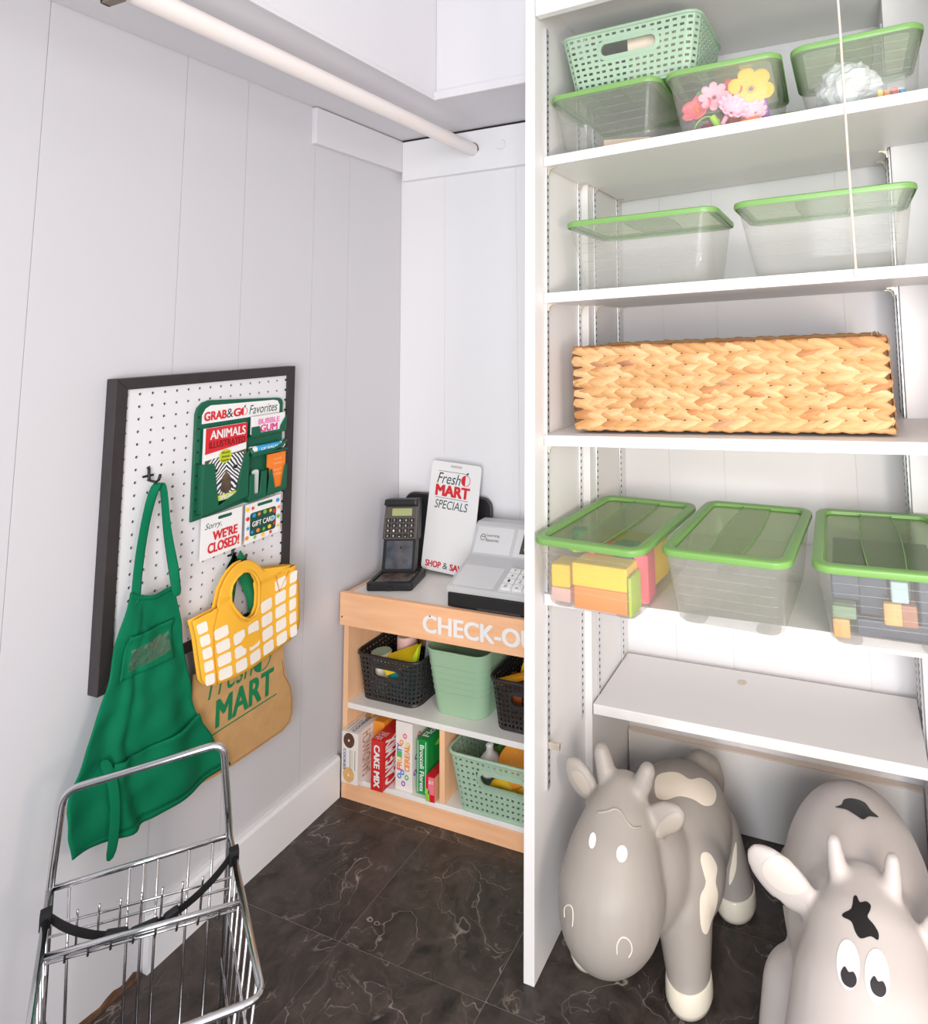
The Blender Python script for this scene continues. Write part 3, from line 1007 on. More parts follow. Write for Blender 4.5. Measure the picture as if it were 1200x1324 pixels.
# chest pocket with a clear name window
MB().grid(lambda u, v: apg(0.13 + 0.70 * u, 0.175 + 0.185 * v - 0.035 * u, 0.0035 + 0.006 * math.exp(-(v / 0.15) ** 2)), 22, 12).build('chest_pocket', M_APRON, an, smooth=True, solid=0.002)
MB().grid(lambda u, v: apg(0.22 + 0.56 * u, 0.235 + 0.095 * v - 0.045 * u, 0.0062 + 0.0016 * math.sin(9 * u + 7 * v) * math.sin(5 * v + 11 * u)), 26, 14).build('name_window', M_VINYL, an, smooth=True)
# broad lower pocket
MB().grid(lambda u, v: apg(0.235 + 0.755 * u, 0.675 + 0.295 * v - 0.05 * u * (1 - v) + 0.03 * math.sin(PI * u) * (1 - v), 0.004 + 0.014 * math.exp(-(v / 0.14) ** 2) * (0.55 + 0.45 * math.sin(7 * u + 2))), 34, 16).build('lower_pocket', M_APRON, an, smooth=True, solid=0.0022)
# neck strap over the hook
st = [((0.071, -0.852, 0.748), (0, 1, 0.25)), ((0.066, -0.850, 0.772), (0, 1, 0.25)), ((0.056, -0.842, 0.815), (0, 1, 0.22)), ((0.050, -0.834, 0.865), (0, 1, 0.2)), ((0.050, -0.826, 0.920), (0, 1, 0.1)), ((0.052, -0.818, 0.962), (0.3, 1, 0)), ((0.054, -0.810, 0.980), (1, 0.4, 0)),
      ((0.056, -0.801, 0.972), (1, 0.2, 0)), ((0.056, -0.796, 0.940), (1, 0.15, 0)), ((0.054, -0.788, 0.880), (1, 0.3, 0)), ((0.056, -0.779, 0.830), (0.9, 0.5, 0)), ((0.060, -0.772, 0.785), (0.6, 0.8, 0)), ((0.066, -0.772, 0.757), (0, 1, 0)), ((0.071, -0.770, 0.735), (0, 1, 0))]
MB().ribbon([(Vector(p) - AN, Vector(w).normalized()) for p, w in st], 0.021).build('neck_strap', M_APRON, an, smooth=True, solid=0.002, sub=1)
st = [((0.072, -0.899, 0.500), (0, 1, 0.3)), ((0.082, -0.888, 0.470), (0, 1, 0.15)), ((0.086, -0.880, 0.430), (0, 1, 0.05)), ((0.086, -0.878, 0.385), (0.3, 1, 0)), ((0.086, -0.879, 0.345), (0.2, 1, -0.2)), ((0.088, -0.886, 0.318), (0, 1, -0.25))]
MB().ribbon([(Vector(p) - AN, Vector(w).normalized()) for p, w in st], 0.019).build('waist_tie', M_APRON, an, smooth=True, solid=0.002, sub=1)

# brown shop tote with green handles
tb = thing('shop_tote', 'flat brown felt tote with green lettering hanging behind the yellow bag', 'tote bag', (0.039, -0.58, 0.42))
TB = Vector(tb.location)
out = [(-0.705, 0.545), (-0.474, 0.545), (-0.472, 0.470), (-0.466, 0.430), (-0.448, 0.392), (-0.441, 0.360), (-0.440, 0.325), (-0.447, 0.306), (-0.470, 0.298), (-0.560, 0.300), (-0.630, 0.302), (-0.690, 0.312), (-0.712, 0.330)]
o = MB().prism([(a - TB.y, b - TB.z) for a, b in out], -0.004, 0.004, FW(0, 0, 0)).build('body', M_KRAFT, tb, bevel=0.0025)
T = 0.0044
MB().tube([(0.0045, a - TB.y + (0.006 if a < -0.57 else -0.006), b - TB.z + (0.006 if b < 0.42 else 0)) for a, b in out[2:12]], 0.0007, 5).build('stitching', mat('tan_thread', (150, 108, 60), 0.8), tb)
text('lettering', 'Fresh', FW(T, -0.672 - TB.y, 0.475 - TB.z), 0.112, 0.058, M_STRAP, tb, shear=0.3)
text('lettering', 'MART', FW(T, -0.650 - TB.y, 0.408 - TB.z), 0.146, 0.056, M_STRAP, tb, bold=0.03)
flat('underline', [(-0.664, 0.396), (-0.492, 0.396), (-0.492, 0.3985), (-0.664, 0.3985)], FW(T, -TB.y, -TB.z), M_STRAP, tb)
apple(FW(T, -0.536 - TB.y, 0.495 - TB.z), 0.024, M_STRAP, M_STRAP, M_STRAP, tb)
for s_, y1 in ((-1, -0.655), (1, -0.545)):
    st = [((0.041, -0.612, 0.757), (0, s_ * 0.5, 1)), ((0.041, -0.612 + s_ * 0.012, 0.735), (0, 1, s_ * 0.5)), ((0.041, -0.600 + s_ * 0.034, 0.66), (0, 1, s_ * 0.3)), ((0.043, y1, 0.55), (0, 1, 0)), ((0.0445, y1, 0.53), (0, 1, 0))]
    MB().ribbon([(Vector(p) - TB, Vector(w).normalized()) for p, w in st], 0.034).build('handle', M_STRAP, tb, smooth=True, solid=0.002)

# yellow toy bag
yb = thing('yellow_bag', 'yellow cloth toy bag printed like a white woven basket, with a round handle hole', 'bag', (0.066, -0.60, 0.62))
YB = Vector(yb.location)
outer = [(-0.736, 0.672), (-0.708, 0.676), (-0.684, 0.678), (-0.685, 0.697), (-0.681, 0.716), (-0.670, 0.736), (-0.655, 0.750), (-0.636, 0.758), (-0.614, 0.757), (-0.594, 0.748), (-0.577, 0.733), (-0.563, 0.716), (-0.550, 0.702), (-0.530, 0.692), (-0.505, 0.694), (-0.478, 0.704), (-0.465, 0.676),
         (-0.460, 0.640), (-0.457, 0.590), (-0.456, 0.551), (-0.462, 0.533), (-0.480, 0.521), (-0.542, 0.512), (-0.590, 0.511), (-0.640, 0.514), (-0.679, 0.519), (-0.700, 0.526), (-0.711, 0.541), (-0.718, 0.580), (-0.726, 0.630)]
hole = [(-0.656, 0.700), (-0.652, 0.716), (-0.640, 0.728), (-0.622, 0.734), (-0.604, 0.729), (-0.588, 0.715), (-0.577, 0.695), (-0.572, 0.665), (-0.574, 0.638), (-0.584, 0.622), (-0.602, 0.620), (-0.622, 0.634), (-0.640, 0.658), (-0.652, 0.680)]


def ybx(y, z):
    return 0.006 * math.sin((y + 0.74) * 24) + 0.010 * math.exp(-((y + 0.60) / 0.08) ** 2) * (0.72 - z) / 0.2 + (0.004 if z > 0.69 else 0)


def sheet_with_hole(outer, hole, n, xoff):
    """loft from the hole outwards to the outline"""
    c = Vector((-0.612, 0.676))
    oo = resample(outer + outer[:1], 90)[:-1]
    # for each outline point the matching hole point by angle
    hh = resample(hole + hole[:1], 90)[:-1]
    ang = lambda p: math.atan2(p.y - c.y, p.x - c.x)
    hs = sorted(hh, key=ang)
    os_ = sorted(oo, key=ang)
    mb = MB()
    rs = []
    for k in range(n + 1):
        r = []
        for a, b in zip(hs, os_):
            p = a.lerp(b, k / n)
            r.append(Vector((xoff + ybx(p.x, p.y), p.x - YB.y, p.y - YB.z)))
        rs.append(r)
    mb.rings(rs, False, False)
    return mb


sheet_with_hole(outer, hole, 10, 0.004).build('front', M_YEL, yb, smooth=True, solid=0.003, off=0)
sheet_with_hole([(a, b) for a, b in outer], hole, 6, -0.010).build('back', M_YEL, yb, smooth=True, solid=0.003, off=0)
MB().tube([(0.005 + ybx(a, b), a - YB.y, b - YB.z) for a, b in hole], 0.0032, 6, closed=True).build('hole_binding', M_YEL, yb, smooth=True)
for q in ([(-0.684, 0.678), (-0.692, 0.640), (-0.690, 0.590), (-0.684, 0.550), (-0.680, 0.520)], [(-0.530, 0.692), (-0.515, 0.650), (-0.490, 0.690)]):
    MB().tube([(0.0060 + ybx(a, b), a - YB.y, b - YB.z) for a, b in q], 0.0012, 5).build('seam', mat('amber_thread', (222, 148, 30), 0.8), yb, smooth=True)
mb = MB()
US = [(0.012, 0.090), (0.125, 0.250), (0.285, 0.405), (0.440, 0.565), (0.600, 0.725), (0.760, 0.875), (0.910, 0.985)]


def weave(u, v):
    lo_, hi_ = 0.524 - 0.010 * math.sin(PI * u), 0.664 + 0.024 * u
    y0_, y1_ = -0.733 + 0.026 * v, -0.463 + 0.004 * v
    return (y0_ + (y1_ - y0_) * u + 0.008 * math.sin(PI * v) * (0.5 - u), hi_ + (lo_ - hi_) * v)


for u0, u1 in US:
    for r in range(5):
        v0, v1 = 0.02 + r * 0.198, 0.02 + r * 0.198 + 0.160
        pr_ = [weave(u0 + (u1 - u0) * (0.5 + a / 2), v0 + (v1 - v0) * (0.5 + b / 2)) for a, b in ((-1, -.7), (-.75, -1), (.75, -1), (1, -.7), (1, .7), (.75, 1), (-.75, 1), (-1, .7))]
        if any(((y + 0.614) / 0.054) ** 2 + ((z - 0.676) / 0.066) ** 2 < 1 for y, z in pr_):
            continue
        mb.add([Vector((0.0064 + ybx(y, z), y - YB.y, z - YB.z)) for y, z in pr_], [tuple(range(8))])
mb.build('printed_weave', M_CREAMP, yb)
# leaf shaped emblem in the middle of the weave
lf = [at(px, py, 'x', 0.076) for px, py in ((308, 832), (315, 822), (325, 818), (333, 815), (338, 822), (334, 830), (325, 836), (314, 838))]
MB().add([Vector((0.0070 + ybx(p.y, p.z), p.y - YB.y, p.z - YB.z)) for p in lf], [tuple(range(8))]).build('printed_leaf', M_YEL, yb)

# ---------------------------------------------------------------- on the check-out counter
TOPZ = 0.5397
ty = thing('serving_tray', 'black plastic tray with rounded corners leaning on the wall behind the placard', 'tray', (0.204, -0.030, TOPZ))
M = Matrix.Rotation(math.radians(-4.5), 4, 'X')
mb = MB().prism(rr(0.328, 0.226, 0.036, 6, 0, 0.1135), -0.004, 0.004, M @ FF(0, 0, 0))
mb.build('board', M_BLACK, ty, bevel=0.0025)
MB().tube([M @ FF(0, 0, 0) @ Vector((x, y, 0.003)) for x, y in rr(0.322, 0.220, 0.034, 6, 0, 0.1135)], 0.004, 6, closed=True).build('rim', M_CHAR, ty, smooth=True)

pl = thing('specials_placard', 'tall white card placard with red and green lettering leaning on the black tray', 'placard', (0.228, -0.060, TOPZ))
M = Matrix.Rotation(math.radians(-5), 4, 'X') @ Matrix.Rotation(math.radians(4.0), 4, 'Y')
F = M @ FF(0, 0, 0)
MB().prism(rr(0.183, 0.322, 0.012, 5, 0, 0.1685), -0.0012, 0.0012, F).build('card', M_WHITE, pl)


def PF(x, y):
    return F @ Matrix.Translation((x, y, 0.0012))


flat('hang_slot', rr(0.042, 0.007, 0.003, 3, 0, 0.318), PF(0, 0), mat('slot_grey', (200, 192, 188), 0.6), pl)
flat('top_rule', [(-0.064, 0.300), (0.044, 0.300), (0.044, 0.3012), (-0.064, 0.3012)], PF(0, 0), M_INK, pl)
text('lettering', 'Fresh', PF(-0.066, 0.264), 0.087, 0.032, M_INK, pl, shear=0.28)
apple(PF(0.0395, 0.2805), 0.0165, M_RED, M_RED, M_INK, pl)
text('lettering', 'MART', PF(-0.066, 0.228), 0.122, 0.031, M_RED, pl, bold=0.045)
flat('rule', [(-0.066, 0.221), (0.054, 0.221), (0.054, 0.2222), (-0.066, 0.2222)], PF(0, 0), M_INK, pl)
text('lettering', 'SPECIALS', PF(-0.066, 0.190), 0.122, 0.025, M_INK, pl, shear=0.18)
text('lettering', 'SHOP', PF(-0.076, 0.018), 0.056, 0.0175, M_RED, pl, bold=0.035)
text('lettering', '&', PF(-0.012, 0.018), 0.017, 0.018, M_INK, pl)
text('lettering', 'SAVE', PF(0.014, 0.018), 0.056, 0.0175, M_RED, pl, bold=0.035)

# folding card reader with calculator
ca = thing('card_reader', 'black toy card reader with calculator keypad standing open on the counter', 'card reader', (0.1215, -0.150, TOPZ), math.radians(17))
mb = MB().rings([rr3(0.134, 0.112, 0.008, 0.0), rr3(0.138, 0.116, 0.010, 0.004), rr3(0.138, 0.116, 0.010, 0.020), rr3(0.132, 0.110, 0.008, 0.022), rr3(0.112, 0.090, 0.006, 0.022), rr3(0.108, 0.086, 0.006, 0.012)])
mb.build('base', M_BLACK, ca, smooth=35)
MB().box(-0.054, -0.043, 0.0125, 0.054, 0.043, 0.0185).build('base_window', mat('smoky_window', (130, 116, 106), 0.12, vary=0.55, vscale=40, c2=(70, 60, 56), spec=0.6), ca, bevel=0.001)
MB().box(-0.012, -0.0605, 0.002, 0.012, -0.0575, 0.012).build('latch', M_BLACK, ca, bevel=0.001)
U = Matrix.Translation((0, 0.036, 0.016)) @ Matrix.Rotation(math.radians(-9), 4, 'X')
B = U @ FF(-0.008, 0, 0) @ Matrix.Scale(0.84, 4, (1, 0, 0))
MB().prism(rr(0.124, 0.100, 0.008, 4, 0, 0.052), -0.010, 0.010, B).build('stand', M_BLACK, ca, bevel=0.002)
MB().prism(rr(0.098, 0.078, 0.004, 3, 0, 0.052), 0.0095, 0.0108, B).build('stand_window', mat('blue_grey_window', (92, 96, 106), 0.1, spec=0.8, vary=0.3, vscale=30), ca)
MB().prism(circ(0.0032, 12, 0.006, 0.072), 0.0108, 0.0125, B).build('stud', M_BLACK, ca)
MB().prism([(-0.066, 0.094), (0.066, 0.094), (0.068, 0.100), (0.064, 0.205), (0.058, 0.212), (-0.058, 0.212), (-0.064, 0.205), (-0.068, 0.100)], -0.013, 0.010, B).build('back_shell', M_BLACK, ca, bevel=0.003)
fm = MB().prism([(-0.063, 0.096), (0.063, 0.096), (0.061, 0.190), (-0.061, 0.190)], 0.0102, 0.0165, B)
face = fm.build('calculator_body', mat('brown_grey_plastic', (88, 78, 72), 0.45), ca, bevel=0.002)
MB().prism([(-0.061, 0.194), (0.061, 0.194), (0.058, 0.212), (-0.058, 0.212)], 0.0102, 0.030, B).build('hood', M_BLACK, ca, bevel=0.003)
MB().prism(rr(0.074, 0.021, 0.002, 3, 0.004, 0.1735), 0.0166, 0.0176, B).build('display', mat('lcd', (166, 176, 122), 0.3), ca)
KEYS = ['%789+', 'C456x', 'M123-', 'A0.=*']
KM = mat('black_key', (28, 28, 30), 0.4)
for r in range(4):
    for c in range(5):
        kx, ky = -0.044 + 0.022 * c, 0.150 - 0.0145 * r
        k = MB().prism(rr(0.0165, 0.0105, 0.002, 3, kx, ky), 0.0166, 0.0195, B).build('key', KM, ca)
        text('lettering', KEYS[r][c], B @ Matrix.Translation((kx - 0.0025, ky - 0.003, 0.0196)), 0.005, 0.006 if KEYS[r][c] not in '-.=' else 0.002, M_WHITE, k, bold=0.01)

# cash register
rg_ = thing('cash_register', 'grey toy cash register with black drawer on the right of the counter', 'cash register', (0.52, -0.13, TOPZ))
RG = Vector(rg_.location)
G_ = mat('register_grey', (196, 196, 196), 0.4)
G2 = mat('register_light', (214, 213, 212), 0.4)
RX0, RX1 = 0.362, 0.688


def rgp(mb, name, m, **k):
    o = mb.build(name, m, rg_, **k)
    o.location = -RG
    return o


def profx(pr_, x0, x1, inset=0):
    return MB().rings([[Vector((x0, y, z)) for y, z in pr_], [Vector((x1, y, z)) for y, z in pr_]])


rgp(MB().box(RX0 + 0.006, -0.2435, TOPZ + 0.003, RX1 - 0.006, -0.038, 0.5785), 'drawer', M_BLACK, bevel=0.003)
rgp(MB().box(RX0 + 0.10, -0.2455, TOPZ + 0.005, RX0 + 0.23, -0.2430, TOPZ + 0.010), 'drawer_pull', M_CHAR, bevel=0.001)
rgp(profx([(-0.243, 0.5787), (-0.243, 0.594), (-0.158, 0.628), (-0.128, 0.640), (-0.097, 0.712), (-0.086, 0.719), (-0.050, 0.719), (-0.042, 0.712), (-0.040, 0.5787)], RX0, RX1), 'housing', G_, bevel=0.004)
sl1 = math.atan2(0.034, 0.085)
D = frame((RX0, -0.243, 0.594), (1, 0, 0), (0, math.cos(sl1), math.sin(sl1)), (0, -math.sin(sl1), math.cos(sl1)))
rgp(MB().prism(rr(0.128, 0.072, 0.003, 3, 0.078, 0.046), -0.0005, 0.0015, D), 'left_deck_plate', G2)
rgp(MB().prism(rr(0.150, 0.080, 0.003, 3, 0.232, 0.046), -0.0005, 0.0012, D), 'keypad_plate', G2)
for r, row in enumerate(('789+', '456-', '123x', '0.=%')):
    for c in range(4):
        kx, ky = 0.178 + 0.034 * c, 0.073 - 0.018 * r
        o = rgp(MB().prism(rr(0.030, 0.0155, 0.0025, 3, kx, ky), 0.0013, 0.0075, D), 'key', M_WHITE)
        t = text('lettering', row[c], D @ Matrix.Translation((kx - 0.004, ky - 0.004, 0.0076)), 0.007, 0.008 if row[c] not in '-.=' else 0.003, M_INK, o)
sl2 = math.atan2(0.072, 0.031)
D2 = frame((RX0, -0.128, 0.640), (1, 0, 0), (0, math.cos(sl2), math.sin(sl2)), (0, -math.sin(sl2), math.cos(sl2)))
rgp(MB().prism([(0.010, 0.005), (0.128, 0.005), (0.134, 0.074), (0.014, 0.074)], -0.0005, 0.0012, D2), 'logo_plate', G2)
hx = circ(0.0085, 6, 0.034, 0.046, 0, 360)
rgp(MB().tube([D2 @ Vector((x, y, 0.0018)) for x, y in hx], 0.0008, 4, closed=True), 'logo', M_CHAR)
rgp(MB().tube([D2 @ Vector((x, y, 0.0018)) for x, y in ((0.0268, 0.049), (0.034, 0.046), (0.0412, 0.049))], 0.0008, 4), 'logo', M_CHAR)
for i, w in enumerate(('Learning', 'Resources')):
    text('lettering', w, Matrix.Translation(-RG) @ D2 @ Matrix.Translation((0.045, 0.047 - 0.0115 * i, 0.0014)), 0.042, 0.0085, M_CHAR, rg_)
rgp(MB().prism([(0.140, 0.004), (0.320, 0.004), (0.320, 0.075), (0.146, 0.075)], -0.0005, 0.0018, D2), 'screen_plate', G2)
rgp(MB().prism([(0.160, 0.012), (0.306, 0.012), (0.306, 0.066), (0.166, 0.066)], 0.0015, 0.0030, D2), 'screen_frame', M_CHAR)
rgp(MB().prism([(0.172, 0.021), (0.298, 0.021), (0.298, 0.057), (0.176, 0.057)], 0.0028, 0.0036, D2), 'screen', mat('lcd_green', (150, 166, 106), 0.25))

# ---------------------------------------------------------------- boxes on the counter's bottom shelf
BZ = 0.0563


def carton(name, label, x0, x1, y0, z1, m, cat='box', y1=-0.036, rz=0, group='toy food boxes on the counter'):
    o = thing(name, label, cat, ((x0 + x1) / 2, y0, BZ), rz, group)
    w, d, h = x1 - x0, y1 - y0, z1 - BZ
    MB().box(-w / 2, 0, 0, w / 2, d, h).build('carton', m, o, bevel=0.0008)
    o['w'], o['d'], o['h'] = w, d, h
    FRr = frame((w / 2, 0, 0), (0, 1, 0), (0, 0, 1), (1, 0, 0))
    return o, w, d, h, FF(-w / 2, 0, 0), FRr, FT(-w / 2, 0, h)


def tv(name, s, F, x, y, w, h, m, par, bold=0):
    """lettering running upwards: w is its length, h its letter height"""
    return text(name, s, F @ Matrix.Translation((x + h, y, 0)) @ Matrix.Rotation(PI / 2, 4, 'Z'), w, h, m, par, bold)


def tvd(name, s, F, x, y, w, h, m, par, bold=0):
    """lettering running downwards"""
    return text(name, s, F @ Matrix.Translation((x, y, 0)) @ Matrix.Rotation(-PI / 2, 4, 'Z'), w, h, m, par, bold)


M_COOK = mat('cookie_brown', (104, 64, 40), 0.6, vary=0.3, vscale=120)
M_VAN = mat('cookie_tan', (240, 186, 110), 0.6, vary=0.15, vscale=120)
M_BOXW = mat('box_white', (236, 228, 220), 0.5)
# sandwich cookies
o, w, d, h, F, R_, T_ = carton('cookie_box', 'white toy cookie box with a brown and a tan cookie, leftmost on the shelf', 0.0375, 0.094, -0.268, 0.186, M_BOXW)
for F_, cx_, cy_, m, r in ((F, w * .45, h * .84, M_COOK, .019), (F, w * .45, h * .17, M_VAN, .019), (T_, w * .62, d * .56, M_COOK, .021), (T_, w * .52, d * .37, M_VAN, .021)):
    flat('cookie_print', circ(r, 24, cx_, cy_), F_, m, o)
    flat('cookie_centre', circ(r * .16, 10, cx_, cy_), F_ @ Matrix.Translation((0, 0, 0.0005)), M_BOXW, o)
tvd('lettering', 'COOKIES', F, w * .12, h * .66, h * .40, 0.0085, M_BLUE, o, .02)
for xx in (w * .52, w * .82):
    flat('rule', [(xx, h * .28), (xx + .0012, h * .28), (xx + .0012, h * .66), (xx, h * .66)], F, M_INK, o)
tvd('lettering', 'SANDWICH', F, w * .60, h * .65, h * .36, 0.006, mat('sand_print', (214, 170, 120), 0.6), o)
tv('lettering', 'SANDWICH', R_, 0.018, h * .08, h * .85, 0.030, mat('tan_outline', (176, 130, 92), 0.6), o)
tv('lettering', 'COOKIES', R_, 0.062, h * .12, h * .80, 0.030, M_BLUE, o, .03)
text('lettering', 'COOKIES', T_ @ Matrix.Translation((w * .68, d * .03, 0)) @ Matrix.Rotation(PI / 2, 4, 'Z'), .065, .011, M_BLUE, o, .01)
for xx in (w * .15, w * .35):
    flat('rule', [(xx, d * .04), (xx + .0012, d * .04), (xx + .0012, d * .24), (xx, d * .24)], T_, M_INK, o)
# orange box
M_OB = mat('box_orange', (240, 150, 44), 0.5)
o, w, d, h, F, R_, T_ = carton('rice_box', 'orange toy rice box between the cookie and cake mix boxes', 0.0985, 0.134, -0.212, 0.192, M_OB)
tv('lettering', 'RICE', R_, 0.010, h * .3, h * .5, 0.03, M_WHITE, o, .02)
text('lettering', 'RICE', T_ @ Matrix.Translation((w * .8, d * .22, 0)) @ Matrix.Rotation(PI / 2, 4, 'Z'), .060, .020, mat('pale_orange_print', (250, 206, 140), 0.5), o, .02)
text('lettering', 'BEST', T_ @ Matrix.Translation((w * .8, d * .60, 0)) @ Matrix.Rotation(PI / 2, 4, 'Z'), .050, .016, mat('navy_print', (60, 66, 96), 0.5), o, .02)
# cake mix
M_BR = mat('box_red', (206, 34, 34), 0.4)
o, w, d, h, F, R_, T_ = carton('cake_mix_box', 'red toy cake mix box with white lettering', 0.1375, 0.1765, -0.266, 0.182, M_BR)
tvd('lettering', 'CAKE MIX', F, w * .28, h * .90, h * .82, 0.0185, M_WHITE, o, .04)
tv('lettering', 'CAKE MIX', R_, 0.012, h * .06, h * .90, 0.044, M_WHITE, o, .035)
tv('lettering', 'CHOCOLATE', R_, 0.105, h * .2, h * .62, 0.020, mat('rose_print', (240, 130, 120), 0.5), o)
text('lettering', 'CAKE', T_ @ Matrix.Translation((w * .10, .020, 0)), .030, .015, mat('pink_box_print', (250, 200, 196), 0.5), o, .02)
text('lettering', 'MIX', T_ @ Matrix.Translation((w * .16, .004, 0)), .024, .013, mat('pink_box_print', (250, 200, 196), 0.5), o, .02)
flat('cake_picture', [(0.002, d * .62), (w - .002, d * .62), (w - .002, d * .98), (0.002, d * .98)], T_, mat('cake_brown', (70, 32, 26), 0.5, vary=0.4, vscale=80), o)
# fruity cereal
o, w, d, h, F, R_, T_ = carton('cereal_box', 'white toy cereal box printed with rainbow letters and coloured rings', 0.1985, 0.2535, -0.2405, 0.2255, M_BOXW)
FC = [(236, 90, 130), (150, 90, 190), (246, 150, 60), (90, 180, 110), (60, 120, 200), (240, 200, 60)]
FM = [mat('fruit_print', c, 0.5) for c in FC]
for wd, x, cols in (('FRUITY', .10, (0, 2, 5, 3, 4, 1)), ('CEREAL', .56, (2, 2, 2, 2, 2, 2))):
    for i, ch in enumerate(wd):
        tv('lettering', ch, F, w * x, h * (.29 + .066 * i), h * .058, 0.0155, FM[cols[i]], o, .03)
for i, (x, y, c) in enumerate(((.36, .70, 2), (.56, .80, 0), (.76, .68, 5), (.24, .20, 4), (.48, .10, 1), (.68, .20, 3), (.42, .26, 4))):
    ringprint('ring_print', .0034, .0066, F @ Matrix.Translation((w * x, h * y, 0)), FM[c], o)
ringprint('ring_print', .005, .010, T_ @ Matrix.Translation((w * .6, d * .25, 0)), FM[1], o)
random.seed(11)
for i in range(26):
    ringprint('ring_print', .0034, .007, R_ @ Matrix.Translation((random.uniform(.012, d - .012), random.uniform(.012, h - .012), 0)), FM[i % 6], o)
# broccoli
M_BG = mat('box_green', (14, 142, 62), 0.4)
o, w, d, h, F, R_, T_ = carton('broccoli_box', 'green toy frozen broccoli box with white lettering', 0.2645, 0.3005, -0.236, 0.190, M_BG)
tvd('lettering', 'Broccoli Florets', F, w * .30, h * .90, h * .84, 0.0135, M_WHITE, o, .02)
for xx in (w * .10, w * .80):
    flat('rule', [(xx, h * .03), (xx + .0015, h * .03), (xx + .0015, h * .97), (xx, h * .97)], F, M_WHITE, o)
text('lettering', 'Florets', T_ @ Matrix.Translation((w * .75, .015, 0)) @ Matrix.Rotation(PI / 2, 4, 'Z'), .085, .020, M_WHITE, o, .02)
flat('leaf_print', [(.03, h * .80), (.045, h * .86), (.062, h * .84), (.045, h * .76)], R_, mat('lime_print', (150, 200, 50), 0.5), o)
text('lettering', 'Veg', R_ @ Matrix.Translation((.07, h * .74, 0)), .06, .025, M_WHITE, o)
flat('panel_print', rr(.07, .05, .005, 3, .09, h * .42), R_, mat('yellow_print', (210, 200, 50), 0.5), o)
# small red box
o, w, d, h, F, R_, T_ = carton('gelatin_box', 'small red toy dessert box in front of the green box', 0.3065, 0.3345, -0.252, 0.117, mat('box_crimson', (214, 24, 48), 0.4), y1=-0.172)
flat('front_label', [(w * .30, h * .30), (w * .96, h * .30), (w * .96, h * .97), (w * .30, h * .97)], F, mat('label_pink', (236, 120, 140), 0.5), o)
flat('lime_patch', [(w * .02, h * .02), (w * .45, h * .02), (w * .40, h * .45), (w * .02, h * .52)], F, mat('label_lime', (150, 200, 60), 0.5), o)
flat('kraft_side', [(.0005, .0005), (d - .0005, .0005), (d - .0005, h - .0005), (.0005, h - .0005)], R_, mat('side_tan', (214, 164, 122), 0.6), o)
text('lettering', 'JELLY', F @ Matrix.Translation((w * .34, h * .70, 0.0006)), w * .56, h * .16, M_WHITE, o, .02)


